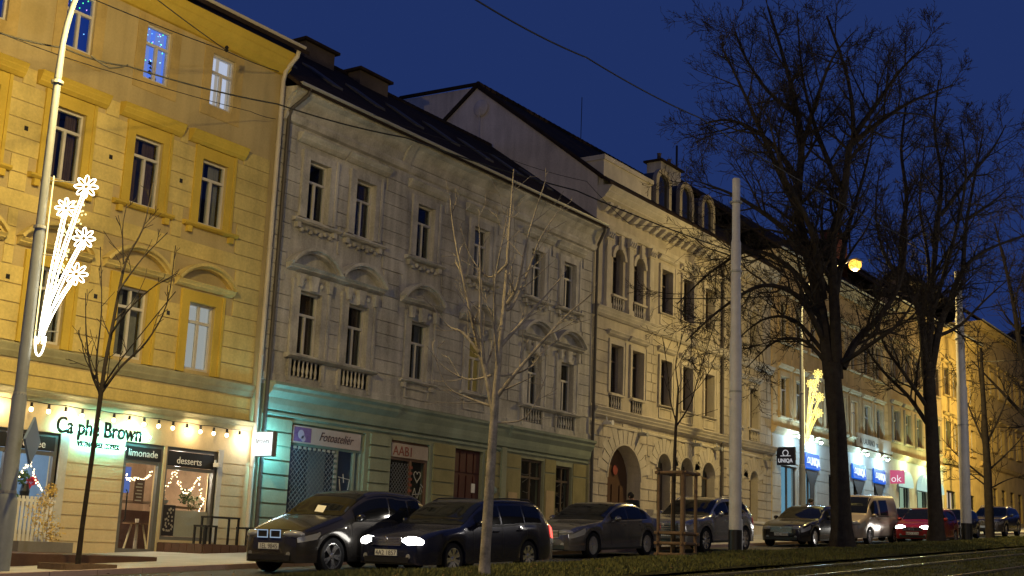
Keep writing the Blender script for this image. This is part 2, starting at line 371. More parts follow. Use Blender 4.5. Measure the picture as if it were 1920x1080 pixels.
def window(parent, xc, w_, z0, z1, y=Y, inset=0.17, fm=None, tr=0.72, split=False, curtain=None, lit=None, mull=True, name='window', gl=None, depth=0.9, lab=None):
    """casement window: frame, panes, curtain and the room behind"""
    fm = fm or wfr; gl = gl or glass
    yy = y + inset; t = 0.055; x0, x1 = xc - w_ / 2, xc + w_ / 2; zt = z0 + (z1 - z0) * tr
    b = MB()
    b.box(x0, x0 + t, yy - .05, yy + .04, z0, z1).box(x1 - t, x1, yy - .05, yy + .04, z0, z1)
    b.box(x0 + t, x1 - t, yy - .05, yy + .04, z0, z0 + t * 1.3).box(x0 + t, x1 - t, yy - .05, yy + .04, z1 - t, z1)
    if tr < 1: b.box(x0 + t, x1 - t, yy - .06, yy + .03, zt - .035, zt + .035)
    zl = zt - .035 if tr < 1 else z1 - t
    if mull: b.box(xc - .035, xc + .035, yy - .055, yy + .03, z0 + t * 1.3, zl)
    if split and tr < 1: b.box(xc - .03, xc + .03, yy - .055, yy + .03, zt + .035, z1 - t)
    o = b.put(name, fm, parent)
    if lab: o['label'] = lab
    P = [(x0 + t, xc - .035, z0 + t * 1.3, zl), (xc + .035, x1 - t, z0 + t * 1.3, zl)] if mull else [(x0 + t, x1 - t, z0 + t * 1.3, zl)]
    if tr < 1: P += [(x0 + t, xc - .03, zt + .035, z1 - t), (xc + .03, x1 - t, zt + .035, z1 - t)] if split else [(x0 + t, x1 - t, zt + .035, z1 - t)]
    for p in P: piece('pane', gl, o, p[0], p[1], yy - .004, yy + .004, p[2], p[3])
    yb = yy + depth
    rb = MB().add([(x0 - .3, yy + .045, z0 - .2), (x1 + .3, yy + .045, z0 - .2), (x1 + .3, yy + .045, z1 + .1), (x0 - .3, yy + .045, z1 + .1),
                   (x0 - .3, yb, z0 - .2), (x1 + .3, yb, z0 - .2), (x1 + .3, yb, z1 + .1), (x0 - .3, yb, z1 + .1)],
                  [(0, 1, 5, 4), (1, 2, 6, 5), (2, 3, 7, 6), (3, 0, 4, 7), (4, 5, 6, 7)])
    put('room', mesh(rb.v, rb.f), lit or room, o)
    if curtain:
        for sgn in (-1, 1):
            n = 14; cv = []; wc = (x1 - x0) * rnd.uniform(.28, .42)
            for k in range(n + 1):
                xx = (x0 + t if sgn < 0 else x1 - t) - sgn * wc * k / n
                cv += [(xx, yy + .14 + .025 * math.sin(k * 1.9), z0 + .03), (xx, yy + .14 + .025 * math.sin(k * 1.9), z1 - .03)]
            put('curtain', mesh(cv, [(2 * k, 2 * k + 2, 2 * k + 3, 2 * k + 1) for k in range(n)]), curtain, o)
    return o
def surround(parent, m, xc, hw, hwo, z0, z1, zo, y=Y, d=0.05, name='window_surround', inner=None):
    b = MB(); b.box(xc - hwo, xc - hw, y - d, y, z0, zo).box(xc + hw, xc + hwo, y - d, y, z0, zo).box(xc - hw, xc + hw, y - d, y, z1, zo)
    t = (hwo - hw) * .3
    b.box(xc - hwo - .0, xc - hwo + t, y - d - .03, y - d, z0, zo).box(xc + hwo - t, xc + hwo, y - d - .03, y - d, z0, zo)
    return b.put(name, m, parent)
def mould(name, parent, m, x0, x1, z0, z1, out, y=Y, steps=3):
    """stepped cornice that widens upward"""
    pts = [(y + .0, z0)]
    for k in range(steps):
        o = out * (0.35 + 0.65 * (k + 1) / steps); za = z0 + (z1 - z0) * k / steps; zb = z0 + (z1 - z0) * (k + .75) / steps
        pts += [(y - (out * (0.2 if k == 0 else 0.35 + 0.65 * k / steps)) - .005, za + .004), (y - o, zb)]
    pts += [(y - out, z1 - .02), (y - out * .9, z1), (y, z1 + .03)]
    return MB().prof(pts, x0, x1).put(name, m, parent)
def sill(parent, m, xc, hw, z0, z1, out=0.16, y=Y, brackets=True):
    b = MB().prof([(y, z0), (y - out * .6, z0 + .01), (y - out, z0 + (z1 - z0) * .5), (y - out, z1 - .01), (y, z1 + .02)], xc - hw, xc + hw)
    if brackets:
        for s in (-1, 1): b.box(xc + s * hw * .78 - .07, xc + s * hw * .78 + .07, y - out * .7, y, z0 - .16, z0 - .002)
    return b.put('sill', m, parent)
def pediment(parent, m, xc, hw, z0, rise, out=0.24, y=Y, th=0.14, fill=None):
    """segmental arch hood over a window on a straight base moulding"""
    rad = (hw * hw + rise * rise) / (2 * rise); zc = z0 + rise - rad; a0 = math.asin(hw / rad); n = 18; b = MB()
    for k in range(n):
        q = [-a0 + 2 * a0 * kk / n for kk in (k, k + 1)]
        p = [(xc + rr * math.sin(t), zc + rr * math.cos(t)) for t in q for rr in (rad, rad - th)]
        for (oo, r0, r1) in ((out, rad, rad - th * .55), (out * .6, rad - th * .55, rad - th)):
            c = [(xc + r0 * math.sin(q[0]), zc + r0 * math.cos(q[0])), (xc + r0 * math.sin(q[1]), zc + r0 * math.cos(q[1])),
                 (xc + r1 * math.sin(q[1]), zc + r1 * math.cos(q[1])), (xc + r1 * math.sin(q[0]), zc + r1 * math.cos(q[0]))]
            b.slab(c, y - oo, y)
    o = b.put('arched_hood', m, parent)
    mould('hood_base', o, m, xc - hw * .97, xc + hw * .97, z0 - .20, z0 - .03, out * .8, y, 2)
    return o
def balusters(parent, m, x0, x1, z0, z1, n, y=Y, back=True):
    b = MB(); h = z1 - z0
    for k in range(n):
        x = x0 + (x1 - x0) * (k + .5) / n
        b.lathe([(.035, 0), (.035, h * .1), (.022, h * .16), (.05, h * .38), (.028, h * .62), (.02, h * .8), (.036, h * .9), (.036, h)], (x, y + .02, z0), 8)
    return b.put('balustrade', m, parent, True)
def vouss(name, parent, m, xc, zs, r, R, n, y=Y, proud=.03, a0=8, a1=172):
    for k in range(n):
        t0 = R_(a0 + (a1 - a0) * k / n + .9); t1 = R_(a0 + (a1 - a0) * (k + 1) / n - .9); RR = R * (1.0 if k % 2 else 1.12)
        c = [(xc + q * math.cos(t), zs + q * math.sin(t)) for q, t in ((r, t0), (RR, t0), (RR, t1), (r, t1))]
        MB().slab(c, y - proud, y).put(name, m, parent)
def gutter(parent, m, x0, x1, y, z, r=.075):
    b = MB(); n = 8
    pts = [(y + r * math.cos(math.pi + math.pi * k / n), z + r * math.sin(math.pi + math.pi * k / n)) for k in range(n + 1)] + [(y + r * .8, z + .015), (y - r * .8, z + .015)]
    return b.prof(pts, x0, x1).put('gutter', m, parent)
def roof(parent, m, x0, x1, ye, ze, yr, zr, back=36.5, name='roof'):
    b = MB(); zb = zr - (zr - ze) * (back - yr) / (yr - ye)
    b.prof([(ye, ze), (yr, zr), (back, zb), (back, zb - .2), (yr, zr - .2), (ye, ze - .12)], x0, x1)
    return b.put(name, m, parent)
def chimney(parent, x0, x1, y0, y1, z0, z1, cap=True, pots=0, m=None):
    o = MB().box(x0, x1, y0, y1, z0, z1).put('chimney', m or brick, parent)
    MB().box(x0 - .14, x1 + .14, y0 - .14, y1 + .14, z1 + .002, z1 + .1).put('chimney_cap', rooft, o)
    for k in range(pots):
        MB().lathe([(.12, 0), (.1, .45), (.13, .5)], (x0 + (x1 - x0) * (k + .5) / pots, (y0 + y1) / 2, z1 + .1), 8).put('chimney_pot', brick, o)
    return o

# ------------------------------------------------------------------ yellow corner house with the cafe
X0, X1 = 12.6, 24.42
B1 = thing('yellow_house', ((X0 + X1) / 2, Y, gz(18.5)), 'yellow four-storey house with a lit cafe at street level', 'house', 'houses along the street')
cols = [15.2, 17.54, 19.92, 22.15]
H3 = [(c - .41, c + .41, 11.42, 12.9) for c in cols]; H2 = [(c - .45, c + .45, 8.14, 9.9) for c in cols]; H1 = [(c - .45, c + .45, 4.3, 6.05) for c in cols]
shopA = (13.2, 18.3, 0.0, 2.3); door1 = (20.15, 21.38, -0.36, 2.3); shopB = (21.46, 23.16, 0.0, 2.3)
wall('upper_wall', X0, X1, 3.2, 13.5, H3 + H2 + H1, yel3, B1, rev=.24)
yelg = mat('warm_cream_stucco', (0.60, 0.48, 0.29), 0.9, 0.15, var=0.15, scale=0.9, bump=0.15, streak=0.4)
wall('ground_wall', X0, X1, -1.2, 3.2, [shopA, door1, shopB], yelg, B1, rev=.34)
shell(B1, X0, X1, -1.2, 13.4, yel3)
ex = [(c - .72, c + .72, 8.1, 10.3) for c in cols] + [(c - 1.0, c + 1.0, 10.2, 10.62) for c in cols] + [(c - .95, c + .95, 7.86, 8.15) for c in cols]
bands('wall_band', B1, yel, X0, 24.12, 7.2, 10.55, .42, ex)
ex = [(c - .74, c + .74, 4.2, 6.4) for c in cols] + [(c - 1.05, c + 1.05, 6.3, 7.22) for c in cols]
bands('wall_band', B1, yel, X0, 24.12, 4.22, 7.2, .425, ex)
piece('wall_band', yel, B1, X0, 24.12, Y - .02, Y, 3.24, 3.5); piece('wall_band', yel, B1, X0, 24.12, Y - .02, Y, 3.53, 3.80)
lit_blue = em('blue_lit_room', (.13, .27, 1.0), 1.0); lit_white = em('white_lit_room', (.95, .78, .6), 0.5)
glowb = em('blue_lit_curtain', (.30, .42, 1.0), 0.75); gloww = em('white_lit_curtain', (.84, .86, 1.0), 0.85)  # curtains emit light themselves, in place of room light shining through
lit_dblue = em('dim_blue_room', (.02, .07, .42), 0.5); lit_pale = em('pale_lit_room', (.62, .60, .52), 0.75); lit_cream = em('cream_lit_room', (1, .9, .62), 0.75)
lit_warm = em('amber_lit_room', (1, .62, .12), 0.10)
for i, c in enumerate(cols):
    o3 = window(B1, c, .82, 11.42, 12.9, inset=.12, lit=[lit_dblue, lit_dblue, lit_blue, lit_white][i], curtain=[None, None, glowb, gloww][i], tr=.66,
                lab=[None, 'blue lit window hung with coloured fairy lights', 'bright blue lit window with fairy lights and a potted plant', 'white lit window with curtains'][i])
    if i in (1, 2, 0):
        for k in range(26):
            fx = c + rnd.uniform(-.3, .3); fz = rnd.uniform(12.35, 12.85) if rnd.random() < .8 else rnd.uniform(11.9, 12.4)
            MB().ball((fx, Y + .2, fz), .016, 6).put('fairy_light', em('fairy_' + 'gbvc'[k % 4], [(.1, 1, .3), (.2, .5, 1), (.6, .3, 1), (.4, .9, 1)][k % 4], 3.0), o3)
    if i == 2:
        pm = MB(); pm.lathe([(.07, 0), (.1, .14)], (c + .15, Y + .32, 11.5), 8)
        for k in range(9):
            a = rnd.uniform(-.15, .15); z = 11.66 + .05 * k
            pm.add([(c + .15, Y + .32, z), (c + .15 + a, Y + .3, z + .08), (c + .15 + a * 1.2, Y + .34, z + .03)], [(0, 1, 2)])
        pm.put('potted_plant', black, o3)
    sb = MB(); sb.box(c - .7, c - .41, Y - .02, Y, 11.12, 13.1).box(c + .41, c + .7, Y - .02, Y, 11.12, 13.1).box(c - .41, c + .41, Y - .02, Y, 12.9, 13.1).box(c - .41, c + .41, Y - .02, Y, 11.12, 11.42)
    sb.put('window_surround', yel2 if i < 0 else ochre, B1)
    o2 = window(B1, c, .9, 8.14, 9.9, inset=.14, curtain=curtb if i in (1, 2) else curt)
    surround(B1, yel2, c, .45, .72, 8.14, 9.9, 10.22)
    mould('window_hood', B1, yel2, c - .98, c + .98, 10.24, 10.56, .26)
    sill(B1, yel2, c, .93, 8.0, 8.12)
    o1 = window(B1, c, .9, 4.3, 6.05, inset=.14, split=True, curtain=curt if i in (1, 2) else None, lit=lit_pale if i == 3 else None,
                lab='pale lit window with bare panes' if i == 3 else None)
    surround(B1, yel2, c, .45, .74, 4.22, 6.05, 6.34)
    pediment(B1, yel, c, 1.02, 6.6, .5, .26, fill=yel2)
    for z in (7.52, 10.9) if i else ():
        vb = MB().box(c - 1.16, c - 1.06, Y - .03, Y, z - 1.95 + (0 if z < 8 else 0.1), z - 1.84 + (0 if z < 8 else .1)); vb.put('wall_vent', black, B1)
mould('string_course', B1, grn_trim, X0, 24.2, 3.86, 4.18, .12, steps=2)
mould('shop_cornice', B1, grn_trim, X0, 24.2, 2.95, 3.2, .2, steps=2)
mould('eaves_cornice', B1, yel2, X0, 24.4, 13.14, 13.72, .5)
roof(B1, rooft, X0 - .2, 24.6, 24.25, 13.82, 31, 17.6)
gutter(B1, pipec, X0, 24.5, 24.35, 13.93)
bands('wall_band', B1, yelg, 18.32, 20.13, -.42, 1.95, .29, [], proud=.02)
bands('wall_band', B1, yelg, 23.3, 24.14, -.2, 2.3, .29, [], proud=.02)
MB().box(18.3, 18.52, Y - .035, Y + .3, 0.0, 2.36).put('shop_window_reveal', pale, B1)
MB().box(23.16, 23.32, Y - .035, Y + .3, -.02, 2.36).put('shop_window_reveal', pale, B1)
mb = MB(); mb.tube([(24.3, 24.35, 13.86), (24.3, 24.42, 13.6), (24.27, 24.8, 13.25), (24.26, 24.86, 12.9), (24.26, 24.86, 0)], .065, 10)
for z in (2, 5, 8, 11): mb.lathe([(.078, 0), (.078, .06)], (24.26, 24.86, z), 10)
mb.put('downpipe', pipec, B1, True)
# shop front
def shopframe(name, parent, x0, x1, z0, z1, y, m, vs=(), hs=(), t=.075):
    b = MB().box(x0, x0 + t, y - .05, y + .05, z0, z1).box(x1 - t, x1, y - .05, y + .05, z0, z1).box(x0 + t, x1 - t, y - .05, y + .05, z0, z0 + t).box(x0 + t, x1 - t, y - .05, y + .05, z1 - t, z1)
    for x in vs: b.box(x - t / 2, x + t / 2, y - .048, y + .048, z0 + t, z1 - t)
    for z in hs: b.box(x0 + t, x1 - t, y - .044, y + .044, z - t / 2, z + t / 2)
    return b.put(name, m, parent)
dr = shopframe('cafe_door', B1, 20.15, 21.38, -.36, 2.3, Y + .1, grfr, hs=(1.86,), t=.12)
piece('door_pane', cglass, dr, 20.27, 21.26, Y + .095, Y + .105, -.24, 1.8)
piece('transom_board', black, dr, 20.24, 21.3, Y + .03, Y + .07, 1.9, 2.2)
text('lettering', 'limonade', .25, (20.28, Y + .025, 1.97), white, dr, .004)
piece('poster', deckm, dr, 20.62, 20.92, Y + .085, Y + .092, .85, 1.42)
for k in range(6): piece('poster_print', curt, dr, 20.66 + .04 * (k % 2), 20.86, Y + .08, Y + .084, .9 + .08 * k, .93 + .08 * k)
MB().tube([(20.33, Y + .02, .4), (20.33, Y - .03, .45), (20.33, Y - .03, 1.1), (20.33, Y + .02, 1.15)], .018, 8).put('handle', black, dr)
sw = shopframe('cafe_window', B1, 21.46, 23.16, 0.0, 2.3, Y + .1, grfr, hs=(1.78,), t=.085)
piece('pane', cglass, sw, 21.54, 23.08, Y + .095, Y + .105, .08, 1.74)
piece('transom_board', black, sw, 21.55, 23.07, Y + .04, Y + .07, 1.83, 2.2)
text('lettering', 'desserts', .25, (21.82, Y + .035, 1.9), white, sw, .004)
piece('frosted_film', mat('frosted_film', (.42, .40, .32), .9, var=.1), sw, 21.98, 23.06, Y + .108, Y + .112, .09, .74)
pst = piece('poster', mat('dark_poster', (.03, .025, .03), .8, var=.3, fine=40), sw, 21.56, 21.96, Y + .08, Y + .09, .1, .86)
for k in range(26):
    px_, pz_ = rnd.uniform(21.6, 21.9), rnd.uniform(.15, .8)
    piece('poster_print', curt, sw, px_, px_ + .04, Y + .072, Y + .078, pz_, pz_ + .05)
lw = shopframe('cafe_window', B1, 13.2, 18.3, 0.0, 2.3, Y + .12, grfr, vs=(15.7, 17.0), hs=(1.82,), t=.09)
for a, b_ in ((13.29, 15.65), (15.75, 16.95), (17.05, 18.21)):
    piece('pane', cglass, lw, a, b_, Y + .115, Y + .125, .09, 1.77); piece('transom_board', black, lw, a, b_, Y + .05, Y + .08, 1.88, 2.2)
text('lettering', 'coffee', .25, (17.35, Y + .045, 1.94), white, lw, .004)
MB().box(23.0, 23.12, Y - .22, Y - .02, 1.9, 2.0).box(23.04, 23.08, Y - .04, Y + .0, 1.95, 2.08).put('security_camera', white, B1)
# cafe interior
wood = mat('cafe_wood_panel', (.44, .31, .20), .7, .3, var=.25, scale=3)
inn = MB().add([(18.6, 25.36, -.36), (24.2, 25.36, -.36), (24.2, 25.36, 2.6), (18.6, 25.36, 2.6), (18.6, 29, -.36), (24.2, 29, -.36), (24.2, 29, 2.6), (18.6, 29, 2.6)], [(1, 2, 6, 5), (3, 0, 4, 7), (4, 5, 6, 7), (2, 3, 7, 6)])
put('cafe_interior', mesh(inn.v, inn.f), wood, B1)
put('cafe_floor', mesh([(18.6, 25.05, -.355), (24.2, 25.05, -.355), (24.2, 29, -.355), (18.6, 29, -.355)], [(0, 1, 2, 3)]), grfr, B1)
inn = MB().add([(12.7, 25.36, -.5), (18.5, 25.36, -.5), (18.5, 25.36, 2.6), (12.7, 25.36, 2.6), (12.7, 28, -.5), (18.5, 28, -.5), (18.5, 28, 2.6), (12.7, 28, 2.6)], [(0, 1, 5, 4), (1, 2, 6, 5), (3, 0, 4, 7), (4, 5, 6, 7), (2, 3, 7, 6)])
put('cafe_interior', mesh(inn.v, inn.f), mat('cafe_blue_wall', (.22, .30, .38), .8, var=.15), B1)
piece('shelf', timber, B1, 21.4, 23.4, 27.2, 27.5, .92, .98); piece('shelf', timber, B1, 18.8, 24, 28.6, 28.98, .6, .7)
piece('counter', deckm, B1, 21.5, 24.1, 28.0, 28.6, -.35, .75)
point('cafe_lamp_light', (22.5, 25.75, 1.7), (1, .86, .66), 60, .05, B1); point('cafe_lamp_light', (20.6, 27.5, 2.2), (1, .87, .68), 260, .15, B1); point('cafe_lamp_light', (16.5, 26.6, 2.2), (.80, .9, 1), 130, .15, B1)
MB().lathe([(.02, .16), (.12, .0), (.12, -.02)], (22.5, 25.7, 1.9), 10).put('pendant_lamp', em('pendant_glow', (1, .95, .9), 9), B1)
MB().box(22.15, 22.85, 28.0, 28.02, 1.2, 1.9).put('blue_menu_board', em('menu_glow', (.12, .25, .8), .5), B1)
bulbw = em('warm_bulb', (1, .74, .38), 11.0); tiny = em('tiny_warm_bulb', (1, .78, .45), 6.0); wirebr = mat('brown_wire', (.05, .04, .03), .8, var=0)
def garland(parent, pts, n, y, seed, r=.017):
    g = random.Random(seed); b = MB(); P = []
    for k in range(n):
        t = k / (n - 1) * (len(pts) - 1); i = min(int(t), len(pts) - 2); u = t - i
        x = pts[i][0] * (1 - u) + pts[i + 1][0] * u; z = pts[i][1] * (1 - u) + pts[i + 1][1] * u - .10 * math.sin(math.pi * u)
        b.ball((x + g.uniform(-.04, .04), y + g.uniform(-.03, .03), z + g.uniform(-.045, .045)), r, 6); P.append((x, y, z))
    o = b.put('string_light_bulbs', tiny, parent); o['kind'] = 'stuff'
    MB().tube(P, .004, 4).put('string_light_wire', wirebr, parent)
def garl(name, label, pts, n, y, seed):
    t = thing(name, (pts[0][0], y, pts[0][1]), label, 'string lights', 'garlands in the cafe windows'); garland(t, pts, n, y, seed)
garl('string_lights', 'warm fairy lights hung behind the glass cafe door', [(20.3, 1.6), (20.75, 1.45), (21.2, 1.62)], 40, Y + .2, 1)
garl('string_lights', 'warm fairy lights looping behind the desserts cafe window', [(21.5, 1.15), (21.95, 1.7), (22.4, 1.2), (22.75, 1.65), (23.0, 1.0), (22.75, .6)], 80, Y + .22, 2)
garl('string_lights', 'warm fairy lights peaked behind the cafe window at the left edge', [(16.6, .9), (17.2, 1.15), (17.75, 1.62), (18.15, 1.0)], 60, Y + .24, 3)
leafg = mat('green_leaf', (.05, .10, .03), .6, .3, var=.4, scale=9); petal = mat('pale_petal', (.65, .60, .45), .7, var=.2); redp = mat('red_petal', (.6, .04, .08), .6, var=.2)
def leaves(mb_, c, r, n, s, g):
    for k in range(n):
        p = Vector((g.gauss(0, 1), g.gauss(0, 1) * .6, g.gauss(0, 1))); p = p.normalized() * r * g.random() ** .5 + Vector(c)
        a = Vector((g.uniform(-1, 1), g.uniform(-1, 1), g.uniform(-1, 1))).normalized() * s; b = a.cross(Vector((g.uniform(-1, 1), 1, g.uniform(-1, 1)))).normalized() * s * .45
        mb_.add([p - a, p + b, p + a, p - b], [(0, 1, 2, 3)])
gg = random.Random(3)
wr = thing('wreath', (22.45, Y + .3, 1.1), 'leafy wreath with pale flowers hanging in the desserts window', 'wreath')
m1 = MB(); m2 = MB(); leaves(m1, (22.45, Y + .3, 1.1), .2, 90, .05, gg); leaves(m2, (22.75, Y + .3, .95), .2, 60, .05, gg); leaves(m1, (22.75, Y + .31, .95), .22, 60, .05, gg)
m1.put('leaves', leafg, wr); m2.put('flowers', petal, wr)
bw = thing('flower_bowl', (21.75, Y + .45, .98), 'glass bowl of green leaves on the cafe window shelf', 'flower bowl')
m1 = MB().lathe([(.1, 0), (.2, .05), (.22, .12)], (21.75, Y + .45, .86), 10); m1.put('bowl', zinc, bw); m1 = MB(); leaves(m1, (21.75, Y + .45, 1.02), .15, 60, .05, gg); m1.put('leaves', leafg, bw)
piece('window_shelf', timber, sw, 21.56, 23.05, Y + .3, Y + .6, .80, .85)
fp = thing('flower_pot', (17.8, Y + .4, .75), 'dark vase with a red poinsettia behind the left cafe window', 'vase')
MB().lathe([(.08, 0), (.11, .25), (.07, .42)], (17.8, Y + .4, .7), 10).put('vase', black, fp); m1 = MB(); leaves(m1, (17.72, Y + .4, 1.25), .17, 60, .06, gg); m1.put('leaves', leafg, fp); m1 = MB(); leaves(m1, (17.95, Y + .38, 1.2), .13, 26, .08, gg); m1.put('red_bracts', redp, fp)
piece('window_bench', grfr, lw, 13.3, 18.2, Y + .25, Y + .7, .62, .68)
# inside table
TX, TY = 21.78, 26.25
tb = thing('cafe_table', (TX, TY, -.36), 'small round wooden table with splayed pale legs behind the cafe door', 'table')
MB().lathe([(.36, 0), (.36, .035)], (TX, TY, .36), 16).put('table_top', timber, tb)
for a in (0, 1, 2, 3):
    q = math.pi / 4 + a * math.pi / 2; MB().tube([(TX + .14 * math.cos(q), TY + .14 * math.sin(q), .36), (TX + .3 * math.cos(q), TY + .3 * math.sin(q), -.36)], .025, 6).put('leg', petal, tb)
MB().lathe([(.04, 0), (.05, .1)], (TX - .1, TY - .1, .397), 8).put('cup', white, tb)
# festoon bulbs under the shop cornice
fs = thing('festoon_lights', (20, Y - .2, 2.8), 'row of warm festoon bulbs strung under the cafe cornice', 'string lights')
P = []
for k in range(21):
    x = 14.6 + .455 * k; P.append((x, Y - .16, 2.93 - (.02 if k % 2 else 0)))
    MB().lathe([(.03, 0), (.035, -.1), (.022, -.11)], (x, Y - .16, 2.9), 8).put('bulb_holder', black, fs)
    MB().ball((x, Y - .16, 2.745), .048, 10, 1.15).put('bulb', bulbw, fs, True)
MB().tube(P, .01, 5).put('festoon_cable', black, fs)
for k in range(0, 21, 4): point('festoon_glow', (14.6 + .455 * k + .2, Y - .2, 2.72), (1, .76, .46), 20, .06, fs)
# sign letters with a cyan halo
sg = thing('cafe_sign', (19.2, Y - .06, 2.3), 'dark raised cafe name letters with a cyan back glow', 'sign')
dkg = mat('dark_green_letter', (.012, .03, .024), .5, var=0)
text('letters', 'Ca phe Brown', .52, (18.0, Y - .2, 2.31), dkg, sg, .02, sx=.80, bold=.008)
text('small_letters', 'VIETNAMESE COFFEE', .155, (18.62, Y - .2, 2.05), dkg, sg, .012, sx=.82, bold=.006)
cy = em('cyan_led', (.22, 1.0, .95), 150)
b = MB(); 
for x in [18.1 + .16 * k for k in range(17)]: b.box(x, x + .09, Y - .165, Y - .16, 2.42, 2.47)
for x in [18.66 + .12 * k for k in range(12)]: b.box(x, x + .07, Y - .165, Y - .16, 2.09, 2.12)
b.put('led_strip', cy, sg)
# light box at the house corner
lb = thing('light_box_sign', (24.3, 24.6, 2.35), 'glowing white square light box sign at the corner of the yellow house', 'light box')
MB().box(24.3, 24.46, 24.2, 24.92, 2.28, 2.94).put('case', grfr, lb)
MB().box(24.285, 24.3, 24.22, 24.90, 2.30, 2.92).put('lit_face', em('lightbox_white', (.92, 1.0, 1.0), 1.35), lb)
MB().box(24.46, 24.475, 24.22, 24.90, 2.30, 2.92).put('lit_face', em('lightbox_white2', (.5, .92, 1.0), 3.0), lb)
text('lettering', 'Brown', .2, (24.275, 24.86, 2.62), mat('grey_letter', (.05, .05, .05), .6, var=0), lb, .004, rot=(R_(90), 0, R_(-90)), bold=.004)
point('light_box_glow', (24.12, 24.55, 2.62), (.62, .85, 1.0), 26, .2, lb); point('light_box_glow', (24.75, 24.5, 2.62), (.20, .80, 1.0), 130, .2, lb)
MB().tube([(24.36, 25, 2.6), (24.36, 24.85, 2.6)], .025, 8).put('bracket', black, lb)
# ------------------------------------------------------------------ grey house
X0, X1 = 24.46, 42.1
B2 = thing('grey_house', ((X0 + X1) / 2, Y, gz(33)), 'grey stucco house with arched window hoods and a green ground floor', 'house', 'houses along the street')
wc = [26.12, 28.2, 31.25, 34.4, 37.95, 40.2]
H2 = [(c - .45, c + .45, 9.25, 11.0) for c in wc]; H1 = [(c - .45, c + .45, 5.28, 7.12) for c in wc]
s1 = (25.8, 28.98, .35, 3.36); s2 = (30.2, 32.14, .3, 3.3); dd = (33.5, 35.1, .2, 3.34); d2 = (37.42, 38.9, .4, 3.34); d3 = (39.74, 40.86, .9, 3.26)
wall('upper_wall', X0, X1, 4.3, 12.9, H2 + H1, gry, B2, rev=.26)
wall('ground_wall', X0, X1, -.6, 4.3, [s1, s2, dd, d2, d3], grn, B2, rev=.34)
shell(B2, X0 + .01, X1 - .01, -.6, 12.8, gry)
ris = [(X0, 30.1), (36.35, 41.95)]
ex2 = [(c - .78, c + .78, 9.0, 11.3) for c in wc] + [(c - 1.02, c + 1.02, 11.2, 11.72) for c in wc] + [(c - 1.0, c + 1.0, 8.75, 9.25) for c in wc]
ex1 = [(c - .8, c + .8, 5.1, 7.6) for c in wc] + [(c - 1.1, c + 1.1, 7.5, 8.5) for c in wc]
for a, b_, pr in ((X0 + .02, 30.08, .042), (30.1, 36.33, .025), (36.35, 41.95, .042)):
    bands('wall_band', B2, gry, a, b_, 8.5, 11.85, .42, ex2, proud=pr, gap=.02)
    bands('wall_band', B2, gry, a, b_, 5.26, 8.48, .42, ex1, proud=pr, gap=.02)
fw_ = []
for i, c in enumerate(wc):
    pair = i in (0, 1, 4, 5); yy = Y - .035 if pair else Y
    window(B2, c, .9, 9.25, 11.0, inset=.17, tr=.66, curtain=[None, curtb, None, curt, curt, None][i])
    surround(B2, gry2, c, .45, .76, 9.24, 11.0, 11.24, d=.085 if pair else .05)
    mould('window_hood', B2, gry2, c - 1.0, c + 1.0, 11.42, 11.68, .28 if pair else .22, steps=2)
    sill(B2, gry2, c, .98, 9.06, 9.18, .2)
    orn = MB()
    for k in range(7): orn.ball((c - .6 + .2 * k, Y - .06, 8.9 + (.03 if k % 2 else -.03)), .075, 7)
    orn.put('garland_relief', gry, B2, True)
    window(B2, c, .9, 5.28, 7.12, inset=.17, tr=.64, curtain=[curtb, curtb, curt, None, curt, None][i], lit=lit_warm if i == 3 else None, lab='dim amber lit window behind the pale tree' if i == 3 else None)
    surround(B2, gry2, c, .45, .78, 5.26, 7.12, 7.42, d=.085 if pair else .05)
    ks = MB().slab([(c - .1, 7.14), (c + .1, 7.14), (c + .17, 7.58), (c - .17, 7.58)], Y - .2, Y - .05)
    for s in (-1, 1):
        ks.slab([(c + s * .62, 7.2), (c + s * .62 + .12, 7.2), (c + s * .62 + .15, 7.56), (c + s * .62 - .03, 7.56)], Y - .2, Y - .05); ks.ball((c + s * .38, Y - .07, 7.36), .09, 7)
    ks.put('keystone', gry2, B2)
    pediment(B2, gry2, c, 1.08, 7.84, .56, .34 if pair else .26, th=.17)
    if pair:
        MB().box(c - .62, c + .62, Y + .0, Y + .01, 4.66, 5.12).put('balustrade_shade', room, B2)  # flat dark panel stands in for the shade behind the balusters
        balusters(B2, gry2, c - .52, c + .52, 4.66, 5.12, 6, y=Y - .05)
        for s in (-1, 1): piece('panel_pier', gry, B2, c + s * .62 - (.12 if s < 0 else -.0), c + s * .62 + (.12 if s > 0 else 0), Y - .09, Y, 4.5, 5.12)
    else:
        sill(B2, gry2, c, .9, 5.14, 5.24, .14)
        pn = MB().box(c - .62, c - .57, Y - .04, Y, 4.66, 5.0).box(c + .57, c + .62, Y - .04, Y, 4.66, 5.0).box(c - .57, c + .57, Y - .04, Y, 4.95, 5.0).box(c - .57, c + .57, Y - .04, Y, 4.66, 4.71)
        pn.put('apron_panel', gry2, B2)
for a, b_ in ((25.25, 29.1), (37.05, 41.1)): MB().prof([(Y, 5.13), (Y - .14, 5.14), (Y - .24, 5.2), (Y - .24, 5.25), (Y, 5.28)], a, b_).put('sill_shelf', gry2, B2)
for a, b_, o in ((X0, 30.12, .12), (30.12, 36.33, .06), (36.33, 42.0, .12)):
    MB().prof([(Y, 11.86), (Y - o, 11.9), (Y - o - .06, 12.02), (Y - o - .06, 12.1), (Y, 12.14)], a, b_).put('frieze_moulding', gry2, B2)
    MB().prof([(Y, 4.40), (Y - o * .5, 4.42), (Y - o * .5, 4.62), (Y, 4.64)], a, b_).put('plinth_band', gry, B2)
